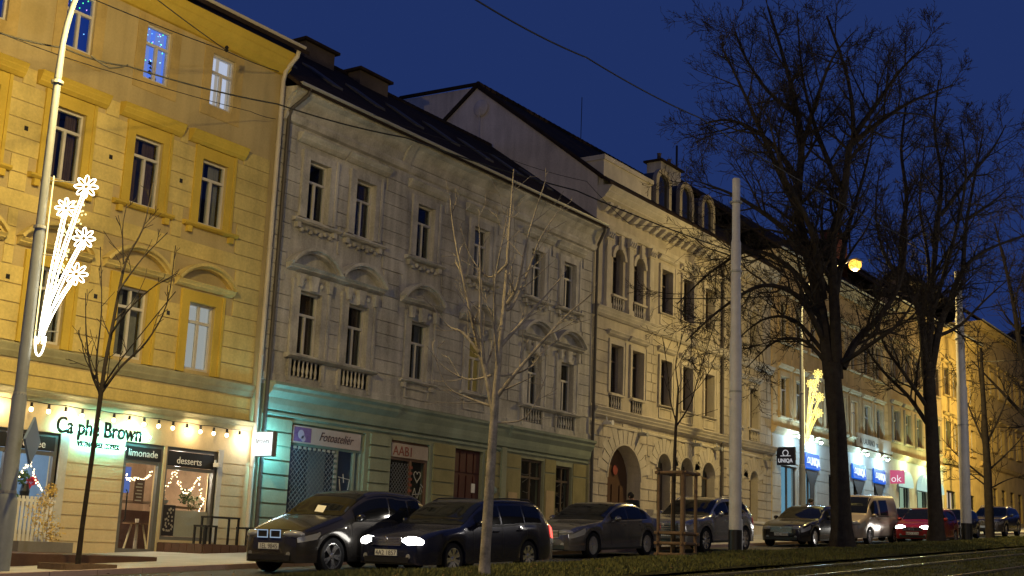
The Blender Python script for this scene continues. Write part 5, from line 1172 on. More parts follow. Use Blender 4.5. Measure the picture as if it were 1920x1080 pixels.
# young tree before the cafe
x, y = 15.1, 19.72; sm = dict(pal); sm.update(rmin=.0062, first=.6, kids=[3, 2, 0, 0, 0])
def tp(px_, py_, v=0.0): return ((px_ - 152) / 99.5, v, (1072 - py_) / 99.5)
tree('young_tree', 'young dark bare tree before the cafe front', x, y, gz(x) + PAVE, [tp(152, 1072), tp(153, 1000), tp(157, 880), tp(161, 760), tp(163, 690)], [.055, .046, .043, .045, .034],
     [([tp(163, 700), tp(168, 620, .05), tp(178, 500, .1), tp(205, 430, .1), tp(215, 338, .1)], 0.0408, 1.8),
      ([tp(178, 505), tp(172, 440, -.1), tp(175, 390, -.1)], 0.0192, 1.6), ([tp(161, 755), tp(135, 710, .1), tp(118, 640, .1), tp(105, 560, .2)], 0.0312, 1.7),
      ([tp(160, 760), tp(150, 700, -.1), tp(152, 600, -.2), tp(140, 480, -.3)], 0.0264, 1.6), ([tp(163, 750), tp(190, 700, .1), tp(230, 650, .2), tp(262, 575, .2), tp(268, 460, .2)], 0.0312, 1.6),
      ([tp(168, 640), tp(200, 600, -.2), tp(240, 555, -.2), tp(290, 525, -.3)], 0.0240, 1.6), ([tp(172, 560), tp(205, 490, .2), tp(250, 435, .2)], 0.0216, 1.6), ([tp(163, 740), tp(205, 680, -.2), tp(290, 560, -.3)], 0.0216, 1.6),
      ([tp(160, 740), tp(120, 690, .2), tp(104, 650, .3)], .014, 2.2)], barks, sm, 2, 9, 'young street trees')
pit = thing('tree_pit', (15.0, 19.7, gz(15) + PAVE), 'low timber edging round the foot of the cafe tree', 'tree pit')
for (a, b_, c_, d_) in ((14.55, 15.65, 19.3, 19.38), (14.55, 15.65, 20.05, 20.13), (14.5, 14.58, 19.38, 20.05), (15.62, 15.7, 19.38, 20.05)): piece('edging_board', timber, pit, a, b_, c_, d_, gz(15) + PAVE - .05, gz(15) + PAVE + .09)
# sapling with timber guard
x, y = 27.75, 14.05; z = mtop(x, y) - .04
sp_ = dict(pal); sp_.update(rmin=.006, first=.9, kids=[3, 2, 0, 0, 0])
def gp(px_, py_, v=0.0): return ((px_ - 1262) / 74.0, v, (1036 - py_) / 74.0)
tree('sapling', 'thin sapling standing inside a timber guard', x, y, z, [gp(1262, 1036), gp(1260, 960), gp(1261, 850), gp(1262, 810), gp(1266, 730)], [.05, .045, .042, .035, .025],
     [([gp(1262, 820), gp(1266, 740), gp(1262, 680, .1), gp(1280, 610, .1)], .024, 1.8), ([gp(1263, 800), gp(1290, 755, .1), gp(1305, 700, .1), gp(1335, 600, .2)], .022, 1.8),
      ([gp(1262, 790), gp(1250, 750, -.1), gp(1245, 700, -.1), gp(1235, 640, -.1)], .018, 1.8), ([gp(1266, 760), gp(1300, 730, -.2), gp(1325, 690, -.3)], .014, 1.8)], barks, sp_, 2, 15, 'young street trees')
tg = thing('tree_guard', (x, y, z), 'timber tree guard of four round posts and cross rails', 'tree guard')
cs = [Vector((x, y, z)) + UU * a + VV * b_ for a, b_ in ((-.42, -.35), (.50, -.2), (.42, .45), (-.30, .40))]
cs = [Vector((x, y, z)) + UU * (-.40) - VV * .1, Vector((x, y, z)) + UU * .12 - VV * .55, Vector((x, y, z)) + UU * .52 + VV * .1, Vector((x, y, z)) + UU * .02 + VV * .5]
for k, c in enumerate(cs): MB().tube([c - Vector((0, 0, .1)), c + Vector((0, 0, 2.05))], .042 if k != 1 else .062, 10).put('post', timber, tg, True)
for k in range(4):
    a, b_ = cs[k], cs[(k + 1) % 4]; e = (b_ - a).normalized() * .1
    for h_ in (.12, .38, .62, 2.05): MB().tube([a - e + Vector((0, 0, h_)), b_ + e + Vector((0, 0, h_))], .04, 8).put('rail', timber, tg, True)
tree('bare_tree', 'slim bare tree against the yellow far house, right of the tram pole', 58.0, 14.1, mtop(58, 14.1) - .05, [(0, 0, 0), (0, 0, 3), (-.05, 0, 5), (-.1, 0, 8.5)], [.2, .17, .13, .06],
     [([(0, 0, 2.6), (-1.2, .1, 3.6), (-1.9, .2, 4.4)], .05, 2), ([(0, 0, 3), (1.1, .1, 4.0), (2.0, .1, 5.0)], .05, 2), ([(0, 0, 4), (-.6, .3, 5.8), (-1.3, .4, 7.8)], .06, 2), ([(0, 0, 4.2), (.8, -.2, 6), (1.4, -.2, 8)], .06, 2),
      ([(0, 0, 3.4), (.2, 1, 4.4), (.4, 1.6, 5.4)], .05, 2), ([(-.1, 0, 6), (-.2, .1, 8), (-.1, .2, 9.3)], .05, 2), ([(0, 0, 2.2), (1.0, .3, 2.7), (1.8, .4, 2.9)], .04, 2), ([(0, 0, 2.3), (-1.0, .3, 3.1), (-1.7, .5, 3.3)], .04, 2)], barkd, dict(big, rmin=.0085, first=1.3, kids=[4, 4, 3, 0, 0]), 3, 51, 'big bare trees on the median')
# ------------------------------------------------------------------ cafe terrace
dk = thing('terrace_deck', (16, 22.9, -.6), 'long low brown timber deck before the cafe door', 'deck')
for k in range(16): piece('deck_board', deckm, dk, 11.5, 18.0, 21.05 + .245 * k, 21.28 + .245 * k, -.40, -.355)
piece('deck_front', deckm, dk, 11.5, 18.02, 21.0, 21.04, -.85, -.36); piece('deck_side', deckm, dk, 17.97, 18.02, 21.04, 24.98, -.6, -.36)
dk2 = thing('terrace_box', (22.7, 24, -.3), 'brown timber platform carrying the black bar stools', 'platform')
for k in range(7): piece('deck_board', deckm, dk2, 21.4, 24.2, 23.35 + .233 * k, 23.56 + .233 * k, -.10, -.06)
for k in range(10): piece('cladding_board', deckm, dk2, 21.4 + .28 * k, 21.66 + .28 * k, 23.32, 23.345, -.5, -.07)
for k in range(6): piece('cladding_board', deckm, dk2, 21.365, 21.39, 23.35 + .27 * k, 23.6 + .27 * k, -.5, -.07)
def stool(x, y, s, h, w_, label, name, cat):
    t = thing(name, (x, y, -.06), label, cat, 'black terrace furniture')
    MB().box(x - w_ / 2, x + w_ / 2, y - .2, y + .2, -.06 + h - .045, -.06 + h).put('top', black, t)
    for a in (-1, 1):
        for b_ in (-1, 1): MB().box(x + a * (w_ / 2 - .025) - .022, x + a * (w_ / 2 - .025) + .022, y + b_ * .17 - .022, y + b_ * .17 + .022, -.06, -.06 + h - .045).put('leg', black, t)
stool(21.75, 23.7, 1, .45, .42, 'low black stool left of the black terrace table', 'stool', 'stool'); stool(22.5, 24.0, 1, .68, .95, 'taller black terrace table between the two stools', 'table', 'table'); stool(23.25, 23.8, 1, .45, .42, 'low black stool right of the black terrace table', 'stool', 'stool')
gold = mat('golden_twig', (.58, .42, .14), .6, .3, var=.3, scale=9)
pl = thing('golden_shrub', (17.0, 23.6, -.35), 'pale golden decorative shrub in a planter before the left cafe window', 'shrub')
MB().box(16.4, 17.75, 23.4, 23.85, -.354, -.14).put('planter', mat('grey_planter', (.2, .19, .18), .7, var=.15), pl)
m1 = MB(); g = random.Random(8)
for c, r in (((17.1, 23.6, .75), .22), ((16.95, 23.6, .42), .33), ((17.15, 23.6, .2), .33), ((17.35, 23.6, .05), .25), ((17.2, 23.6, .95), .15)): leaves(m1, c, r, 130, .035, g)
m1.put('foliage', gold, pl); MB().tube([(17.1, 23.6, -.15), (17.08, 23.6, .5), (17.12, 23.6, .9)], .02, 6).put('stem', petal, pl)
sc_ = thing('slatted_screen', (16.6, 24.4, -.35), 'white slatted screen behind the golden shrub', 'screen')
for k in range(22): piece('slat', white, sc_, 15.6 + .105 * k, 15.66 + .105 * k, 24.4, 24.43, -.34, .82)
piece('rail', white, sc_, 15.55, 17.95, 24.432, 24.46, .7, .76); piece('rail', white, sc_, 15.55, 17.95, 24.432, 24.46, -.25, -.19)
dp = thing('dark_plant', (16.2, 24.2, .8), 'dark green pot plant behind the lamp mast', 'plant'); m1 = MB(); leaves(m1, (16.5, 24.25, .8), .25, 60, .11, g); m1.put('foliage', leafg, dp)
MB().lathe([(.1, 0), (.14, .3)], (16.5, 24.2, .4), 8).put('pot', black, dp); MB().tube([(16.5, 24.2, -.35), (16.5, 24.2, .42)], .03, 6).put('stand', black, dp)
# ------------------------------------------------------------------ people
skin = mat('skin', (.45, .27, .2), .6, .3, var=.05); hair = mat('dark_hair', (.02, .014, .01), .6, .3, var=.2)
def person(x, y, z, face, label, coat, lean=.1):
    t = thing('person', (x, y, z), label, 'person'); g = bpy.data.meshes.new('m')
    J = {'pel': (0, 0, .95), 'chest': (lean, 0, 1.28), 'neck': (lean * 1.3, 0, 1.47), 'head': (lean * 1.7, 0, 1.58), 'top': (lean * 1.75, 0, 1.68),
         'ls': (lean, .2, 1.4), 'le': (lean + .04, .26, 1.12), 'lh': (lean + .22, .22, .95), 'rs': (lean, -.2, 1.4), 're': (lean + .04, -.26, 1.12), 'rh': (lean + .22, -.22, .95),
         'lk': (.05, .1, .5), 'lf': (-.02, .11, .07), 'lt': (.16, .12, .04), 'rk': (.02, -.1, .5), 'rf': (-.1, -.11, .07), 'rt': (.08, -.12, .04), 'lhip': (0, .1, .9), 'rhip': (0, -.1, .9)}
    K = list(J); E_ = [('pel', 'chest'), ('chest', 'neck'), ('neck', 'head'), ('head', 'top'), ('chest', 'ls'), ('ls', 'le'), ('le', 'lh'), ('chest', 'rs'), ('rs', 're'), ('re', 'rh'), ('pel', 'lhip'), ('lhip', 'lk'), ('lk', 'lf'), ('lf', 'lt'), ('pel', 'rhip'), ('rhip', 'rk'), ('rk', 'rf'), ('rf', 'rt')]
    rad = dict(pel=.15, chest=.17, neck=.065, head=.095, top=.075, ls=.085, le=.06, lh=.04, rs=.085, re=.06, rh=.04, lk=.07, lf=.05, lt=.04, rk=.07, rf=.05, rt=.04, lhip=.11, rhip=.11)
    g.from_pydata([J[k] for k in K], [(K.index(a), K.index(b_)) for a, b_ in E_], [])
    o = bpy.data.objects.new('tmp', g); COL.objects.link(o); m = o.modifiers.new('s', 'SKIN')
    for i, k in enumerate(K):
        sv = g.skin_vertices[0].data[i]; sv.radius = (rad[k], rad[k] * (1.25 if k in ('chest', 'pel') else 1)); sv.use_root = (k == 'pel')
    o.modifiers.new('u', 'SUBSURF').levels = 2; bpy.context.view_layer.update()
    me = bpy.data.meshes.new_from_object(o.evaluated_get(bpy.context.evaluated_depsgraph_get())); bpy.data.objects.remove(o)
    me.materials.clear(); me.materials.append(coat); me.materials.append(skin); me.materials.append(black)
    for p in me.polygons:
        p.use_smooth = True; c = p.center
        p.material_index = 1 if (c.z > 1.47 or (c.z < 1.0 and abs(c.y) > .17 and c.z > .85)) else (2 if c.z < .88 else 0)
    b = put('body', me, None, t, False)
    h = Vector(J['head']); hb = MB(); hb.ball((h.x - .02, 0, h.z + .035), .115, 12, 1.05); hb.put('hair', hair, t, True, False)
    fb = MB(); fb.ball((h.x + .10, 0, h.z - .01), .02, 6)
    fb.put('nose', skin, t, True, False)
    eb = MB(); 
    for s in (-1, 1): eb.ball((h.x + .095, s * .035, h.z + .02), .011, 6)
    eb.put('eyes', black, t, False, False); MB().box(h.x + .088, h.x + .098, -.025, .025, h.z - .058, h.z - .05).put('mouth', mat('lips', (.3, .1, .09), .5, var=0), t, False, False)
    t.rotation_euler = (0, 0, face)
person(38.5, 21.0, gz(38.5) + PAVE, R_(185), 'person in a dark jacket leaning forward behind the silver saloon', mat('dark_jacket', (.02, .022, .03), .8, var=.2), .22)
person(52.9, 20.3, gz(52.9) + PAVE, R_(250), 'person in black walking on the pavement behind the dark saloon', mat('black_coat', (.012, .012, .014), .8, var=.2), .04)
# ------------------------------------------------------------------ cars (front at local x = 0, tail at x = L, y across, z up)
def lerpl(pts, x):
    if x <= pts[0][0]: return pts[0][1]
    for (a, b_), (c, d) in zip(pts, pts[1:]):
        if x <= c:
            t = (x - a) / (c - a); return b_ + (d - b_) * t
    return pts[-1][1]
def sm_pts(pts, n=6):
    """smooth a profile (monotone x)"""
    out = []; m = len(pts)
    for i in range(m - 1):
        p0, p1, p2, p3 = pts[max(i - 1, 0)], pts[i], pts[i + 1], pts[min(i + 2, m - 1)]
        h = p2[0] - p1[0]
        m1 = (p2[1] - p0[1]) / max(p2[0] - p0[0], 1e-6) * h; m2 = (p3[1] - p1[1]) / max(p3[0] - p1[0], 1e-6) * h
        for k in range(n):
            t = k / n; out.append((p1[0] + h * t, (2 * t ** 3 - 3 * t * t + 1) * p1[1] + (t ** 3 - 2 * t * t + t) * m1 + (-2 * t ** 3 + 3 * t * t) * p2[1] + (t ** 3 - t * t) * m2))
    out.append(pts[-1]); return out
tyre = mat('tyre_rubber', (.012, .012, .013), .85, .2, var=.2); rimm = mat('alloy_rim', (.78, .78, .80), .22, .5, metal=.9, var=.1); rimd = mat('dark_alloy', (.07, .07, .075), .35, .5, metal=.8, var=.1)
cgl = mat('car_glass', (.008, .009, .011), .05, .28, var=0); chrome = mat('chrome', (.7, .7, .7), .15, .5, metal=1.0, var=0)
hlm = mat('headlight_clear', (.32, .33, .36), .12, .6, metal=.4, var=.25, fine=60); hl_on = em('headlight_on', (1.0, .97, .88), 15); tlm = mat('tail_light', (.35, .01, .012), .25, .5, var=0, emit=(1, .05, .04), es=.12); tl_on = em('tail_light_on', (1, .08, .06), 2.5)
platem = mat('number_plate', (.62, .63, .64), .5, var=.05); amber = mat('amber_lens', (.6, .25, .03), .25, var=0); platetx = mat('plate_letter', (.03, .03, .035), .6, var=0); blueband = mat('plate_blue', (.02, .06, .4), .5, var=0)
def paint(name, col, rough=.28, metal=.4): return mat(name, col, rough, .5, metal=metal, var=.05, coat=.5)
WHEELS = {}
def wheel_parts(rw, wd, spokes, dark):
    key = (rw, wd, spokes, dark)
    if key not in WHEELS:
        ty = MB().lathe([(rw * .70, -wd / 2), (rw * .93, -wd / 2), (rw, -wd * .34), (rw, wd * .34), (rw * .93, wd / 2), (rw * .70, wd / 2)], (0, 0, 0), 28, 'y', False).me(True); ty.materials.append(tyre)
        rb = MB(); rr = rw * .72
        n = 28
        for (ra, rb_, ya, yb) in ((rr, rr * .90, -wd * .46, -wd * .46), (rr * .90, rr * .88, -wd * .46, -wd * .1)):
            v = []; f = []
            for k in range(n):
                q = 2 * math.pi * k / n; v += [(ra * math.cos(q), ya, ra * math.sin(q)), (rb_ * math.cos(q), yb, rb_ * math.sin(q))]
            for k in range(n): a = 2 * k; b_ = 2 * ((k + 1) % n); f.append((a, b_, b_ + 1, a + 1))
            rb.add(v, f)
        for k in range(spokes):
            for dq in (-.10, .10):
                q = 2 * math.pi * k / spokes; c, s = math.cos(q + dq * .6), math.sin(q + dq * .6); c2, s2 = math.cos(q + dq * 1.6), math.sin(q + dq * 1.6)
                w_ = .022; p0 = Vector((c * rw * .10, -wd * .38, s * rw * .10)); p1 = Vector((c2 * rr * .93, -wd * .47, s2 * rr * .93)); nrm = Vector((-s2, 0, c2)) * w_
                dd_ = Vector((0, .03, 0)); rb.add([p0 - nrm, p0 + nrm, p1 + nrm, p1 - nrm, p0 - nrm + dd_, p0 + nrm + dd_, p1 + nrm + dd_, p1 - nrm + dd_], [(0, 1, 2, 3), (0, 4, 5, 1), (1, 5, 6, 2), (2, 6, 7, 3), (3, 7, 4, 0)])
        rb.lathe([(rw * .16, -wd * .40), (rw * .12, -wd * .44)], (0, 0, 0), 12, 'y')
        rm = mesh(rb.v, rb.f); rm.materials.append(rimd if dark else rimm)
        dk_ = MB().lathe([(rr * .9, -.02), (rr * .9, .02)], (0, 0, 0), 20, 'y').me(); dk_.materials.append(black)
        WHEELS[key] = (ty, rm, dk_)
    return WHEELS[key]
def car(name, label, cat, x, yc, S, body, grp, black_top=None, lit=False, plate=None, tail=None, hood_mat=None, yaw=0.0):
    L, W, H = S['L'], S['W'], S['H']; rw = S['rw']; xf, xr = S['xf'], S['xr']
    top = sm_pts(S['top']); belt = sm_pts(S['belt']); plan = sm_pts(S['plan']); zf = S.get('zf', .2)
    c0, c1, c2, c3 = S['cab']; tum = S.get('tum', .17)
    t = thing(name, (x, yc, gz(x)), label, cat, grp); t.rotation_euler = (0, -math.atan(SL), yaw); ABS.pop(t.name, None)
    ra = rw * 1.13
    def ring(xx):
        zt = lerpl(top, xx); w_ = W / 2 * lerpl(plan, xx); zb = min(lerpl(belt, xx), zt - .03)
        low = zf + (.03 if .35 < xx < L - .35 else .03)
        ar = 0
        for xw in (xf, xr):
            q = ra * ra - (xx - xw) ** 2
            if q > 0: ar = max(ar, rw + math.sqrt(q))
        lo = max(low, ar); cf = max(0.0, min(1.0, (zt - zb - .05) / max(H - zb - .05, .1)))
        we = w_ * (.88 - (tum - .06) * cf - .0); ze = zb + (zt - zb) * (.80 if cf < .3 else .88)
        fl = max(zf + .02, lo - .02 if ar else zf + .02)
        return [(0, fl), (w_ * .84, fl), (w_ * .985, lo), (w_ * 1.0, lo + (zb - lo) * .35), (w_ * .995, lo + (zb - lo) * .72), (w_ * .955, zb), (we, ze), (we * .62, zt - .012), (0, zt)]
    def S_(xx, s, side=1):
        P = ring(xx); i = min(int(s), 7); u = s - i
        if i < 2: y_ = P[i][0] + (P[i + 1][0] - P[i][0]) * u; z_ = P[i][1] + (P[i + 1][1] - P[i][1]) * u
        else:
            def cr(a, b_, c, d): return .5 * (2 * b_ + (c - a) * u + (2 * a - 5 * b_ + 4 * c - d) * u * u + (3 * b_ - a - 3 * c + d) * u ** 3)
            a, b_, c = P[max(i - 1, 2)], P[i], P[i + 1]; d = P[i + 2] if i + 2 < 9 else (-P[7][0], P[7][1])
            if i in (4, 5): # keep the shoulder crease
                y_ = b_[0] + (c[0] - b_[0]) * u; z_ = b_[1] + (c[1] - b_[1]) * u
                if i == 5: y_ += .018 * math.sin(math.pi * u)
            else: y_ = cr(a[0], b_[0], c[0], d[0]); z_ = cr(a[1], b_[1], c[1], d[1])
        return Vector((xx, y_ * side, z_))
    xs = {0.0, L, *[k * L / 44 for k in range(45)], c0, c1, c2, c3}
    for xw in (xf, xr):
        for k in range(-10, 11): xs.add(min(max(xw + ra * math.sin(math.pi / 2 * k / 10), 0), L))
    xs = sorted(xs); xs = [q for i, q in enumerate(xs) if i == 0 or q - xs[i - 1] > .004]
    ss = [0, 1, 2, 2.33, 2.66, 3, 3.33, 3.66, 4, 4.5, 5, 5.33, 5.66, 6, 6.33, 6.66, 7, 7.5, 8]
    bm = MB(); n = len(ss); V_ = []
    half = [[S_(q, s) for s in ss] for q in xs]
    rows = []
    for r in half: rows.append(r + [Vector((p.x, -p.y, p.z)) for p in r[-2:0:-1]])
    def endrow(r, dx, k):
        zc = sum(p.z for p in r) / len(r); return [Vector((p.x + dx, p.y * k, zc + (p.z - zc) * k)) for p in r]
    rows = [endrow(rows[0], -.075, .62), endrow(rows[0], -.05, .86), endrow(rows[0], -.018, .96)] + rows + [endrow(rows[-1], .02, .95), endrow(rows[-1], .05, .84), endrow(rows[-1], .065, .6)]
    m_ = len(rows[0]); v = [p for r in rows for p in r]; f = []
    for i in range(len(rows) - 1):
        for k in range(m_): f.append((i * m_ + k, i * m_ + (k + 1) % m_, (i + 1) * m_ + (k + 1) % m_, (i + 1) * m_ + k))
    f.append(tuple(range(m_))); f.append(tuple((len(rows) - 1) * m_ + k for k in range(m_ - 1, -1, -1)))
    me = mesh([tuple(p) for p in v], f, True); bb = bmesh.new(); bb.from_mesh(me); bmesh.ops.recalc_face_normals(bb, faces=bb.faces); bb.to_mesh(me); bb.free(); me.set_sharp_from_angle(angle=R_(38))
    bo = put('body', me, body, t, False)
    def nrm(xx, s, side):
        e = 1e-2; a = S_(min(xx + e, L), s, side) - S_(max(xx - e, 0), s, side); b_ = S_(xx, min(s + .05, 8), side) - S_(xx, max(s - .05, 0), side)
        nn_ = a.cross(b_) * -side
        return nn_.normalized() if nn_.length > 1e-9 else Vector((0, side, 0))
    def patch(nm, m, xa, xb, sa, sb, side=1, off=.008, nx=12, ns=4, par=None, xfn=None, smooth=True):
        v = []; f = []
        for i in range(nx + 1):
            for j in range(ns + 1):
                xx = xa + (xb - xa) * i / nx; s = sa + (sb - sa) * j / ns
                if xfn: xx = xfn(i / nx, j / ns)
                xx = min(max(xx, 0), L); v.append(tuple(S_(xx, s, side) + nrm(xx, s, side) * off))
        for i in range(nx):
            for j in range(ns): a = i * (ns + 1) + j; f.append((a, a + ns + 1, a + ns + 2, a + 1))
        return put(nm, mesh(v, f, smooth), m, par or t, False)
    def full(nm, m, xa, xb, sa, off=.008, nx=8):   # strip across the centre line
        v = []; f = []; SS = [sa + (8 - sa) * k / 5 for k in range(6)]
        for i in range(nx + 1):
            xx = xa + (xb - xa) * i / nx
            R1 = [S_(xx, s, 1) + nrm(xx, s, 1) * off for s in SS]; v += [tuple(p) for p in R1] + [(p.x, -p.y, p.z) for p in R1[-2::-1]]
        k_ = 11
        for i in range(nx):
            for j in range(k_ - 1): a = i * k_ + j; f.append((a, a + k_, a + k_ + 1, a + 1))
        return put(nm, mesh(v, f, True), m, t, False)
    full('windscreen', cgl, c0 + .05, c1 - .03, 6.12); full('rear_window', cgl, c2 + .04, c3 - .05, 6.15)
    if black_top: full('roof_panel', black_top, c1 - .02, c2 + .02, 5.95, .006); 
    if hood_mat: full('bonnet', hood_mat, S['hood'], c0 + .02, 5.6, .006)
    for side in (-1, 1):
        for (a, b_) in S['win']:
            fa, fb = S.get('slant', (.0, .0))
            def xfn(u, vv, a=a, b_=b_):
                lo_, hi_ = a, b_
                return lo_ + (hi_ - lo_) * u
            patch('side_window', cgl, a, b_, 5.08, 5.86, side, .009, 10, 3, xfn=xfn)
        patch('window_trim', S.get('trim', black), S['win'][0][0], S['win'][-1][1], 4.96, 5.06, side, .010, 14, 1)
        for xd in S['doors']: patch('door_seam', black, xd - .006, xd + .006, 2.5, 4.95, side, .003, 1, 8)
        for xd in S['handles']:
            p = S_(xd, 4.45, side); MB().box(p.x - .09, p.x + .09, p.y - .02 if side > 0 else p.y - .025, p.y + .025 if side > 0 else p.y + .02, p.z - .012, p.z + .018).put('door_handle', S.get('hm', chrome if lit is None else body), t, False, False)
        p = S_(c0 + S.get('mx', .42), 5.0, side); mm2 = MB().ball((p.x, p.y + side * .13, p.z + .07), .1, 10, .75); mm2.box(p.x - .03, p.x + .03, min(p.y, p.y + side * .1), max(p.y, p.y + side * .1), p.z + .0, p.z + .04)
        mm2.put('wing_mirror', black_top or body, t, True, False)
        yw = W / 2 * lerpl(plan, 0); zA, zB = S['hlz']
        if not lit: patch('headlight', hlm, .0, S['hl'][0], S['hl'][1], S['hl'][2], side, .01, 6, 3)
        hb_ = MB(); n1, n2 = 12, 8
        for i in range(n2 + 1):
            for k in range(n1):
                al = math.pi * i / n2; be = 2 * math.pi * k / n1
                hb_.v.append((.055 + .13 * math.cos(al) * -1 if False else .03 - .11 * math.sin(al) * math.cos(be) + abs(math.cos(al)) * .06 * (1 if math.cos(al) * side > 0 else -.2), side * yw * .76 + .23 * math.cos(al), (zA + zB) / 2 + (zB - zA) * .68 * math.sin(al) * math.sin(be)))
        for i in range(n2):
            for k in range(n1): hb_.f.append((i * n1 + k, i * n1 + (k + 1) % n1, (i + 1) * n1 + (k + 1) % n1, (i + 1) * n1 + k))
        hb_.put('headlight_lens', hl_on if lit else hlm, t, True, False)
        fg = MB().lathe([(.05, -.072), (.05, -.06)], (0, side * yw * .74, zf + .18), 10, 'x'); fg.put('fog_lamp', hlm, t, False, False)
        patch('tail_lamp', tail or tlm, L - S['tl'], L, S['tls'][0], S['tls'][1], side, .01, 5, 3)
        patch('sill_trim', black, xf + ra * 1.02, xr - ra * 1.02, 2.02, 2.3, side, .004, 8, 1)
    if 'kid' in S:
        for s in (-1, 1):
            kc, kw, kh, km, kin = S['kid']; b_ = MB()
            y0_, y1_ = s * .03, s * (.03 + kw); a0_, a1_ = min(y0_, y1_), max(y0_, y1_)
            MB().box(-.082, -.07, a0_, a1_, kc - kh / 2, kc + kh / 2).put('kidney_grille', black, t, False, False)
            for (p_, q_, r_, s2) in ((a0_, a1_, kc + kh / 2 - .018, kc + kh / 2), (a0_, a1_, kc - kh / 2, kc - kh / 2 + .018), (a0_, a0_ + .018, kc - kh / 2, kc + kh / 2), (a1_ - .018, a1_, kc - kh / 2, kc + kh / 2)): b_.box(-.09, -.083, p_, q_, r_, s2)
            b_.put('kidney_frame', km, t, False, False)
    else:
        gw, g0, g1 = S['grille']; b_ = MB().box(-.085, -.07, -gw, gw, g0, g1); b_.put('grille', black, t, False, False)
        b_ = MB()
        for k in range(5): z = g0 + (g1 - g0) * (k + .5) / 5; b_.box(-.092, -.086, -gw * .96, gw * .96, z - .008, z + .008)
        b_.box(-.095, -.086, -gw * 1.02, gw * 1.02, g1, g1 + .02); b_.put('grille_bars', chrome, t, False, False)
        MB().lathe([(.05, -.1), (.04, -.11)], (0, 0, g1 - .02), 12, 'x').put('badge', chrome, t, False, False)
    MB().box(-.078, -.066, -W * .3, W * .3, zf + .07, zf + .17).put('lower_intake', black, t, False, False)
    pz = S.get('pz', .42); MB().box(-.092, -.08, -.26, .26, pz, pz + .11).put('number_plate', platem, t, False, False)
    if plate:
        c = bpy.data.curves.new('t', 'FONT'); c.body = plate; c.size = .125; c.align_x = 'CENTER'; c.extrude = .001
        o_ = bpy.data.objects.new('t', c); COL.objects.link(o_); bpy.context.view_layer.update(); pm = bpy.data.meshes.new_from_object(o_.evaluated_get(bpy.context.evaluated_depsgraph_get())); bpy.data.objects.remove(o_)
        pm.transform(Matrix.Translation((-.094, 0, pz + .012)) @ Matrix.Rotation(R_(-90), 4, 'Z') @ Matrix.Rotation(R_(90), 4, 'X')); pm.materials.clear(); pm.materials.append(platetx); put('plate_lettering', pm, None, t, False)
    MB().box(L + .05, L + .075, -.26, .26, .5, .61).put('rear_plate', platem, t, False, False)
    ty, rm, dk_ = wheel_parts(rw, .21, S.get('sp', 5), S.get('rd', False))
    for xw in (xf, xr):
        for side in (-1, 1):
            o_ = bpy.data.objects.new('wheel', ty); COL.objects.link(o_); o_.parent = t; o_.location = (xw, side * (W / 2 - .125), rw); o_.rotation_euler = (0, rnd.random(), 0 if side < 0 else math.pi)
            for nm, me_ in (('rim', rm), ('brake_disc', dk_)):
                r_ = bpy.data.objects.new(nm, me_); COL.objects.link(r_); r_.parent = o_
    if S.get('rails'):
        for side in (-1, 1):
            P = [S_(c1 + .1 + (c2 - c1 - .2) * k / 8, 6.1, side) + Vector((0, 0, .05 if 0 < k < 8 else .0)) for k in range(9)]; MB().tube(P, .016, 6).put('roof_rail', chrome if S['rails'] == 2 else black, t, False, False)
    if lit:
        for side in (-1, 1):
            l = bpy.data.lights.new('headlamp_beam', 'SPOT'); l.energy = 45; l.spot_size = R_(70); l.spot_blend = .9; l.color = (1, .95, .85); l.shadow_soft_size = .06
            o_ = bpy.data.objects.new('headlamp_beam', l); COL.objects.link(o_); o_.parent = t; o_.location = (-.18, side * W * .36, .62); o_.rotation_euler = (R_(86), 0, R_(90))
    return t
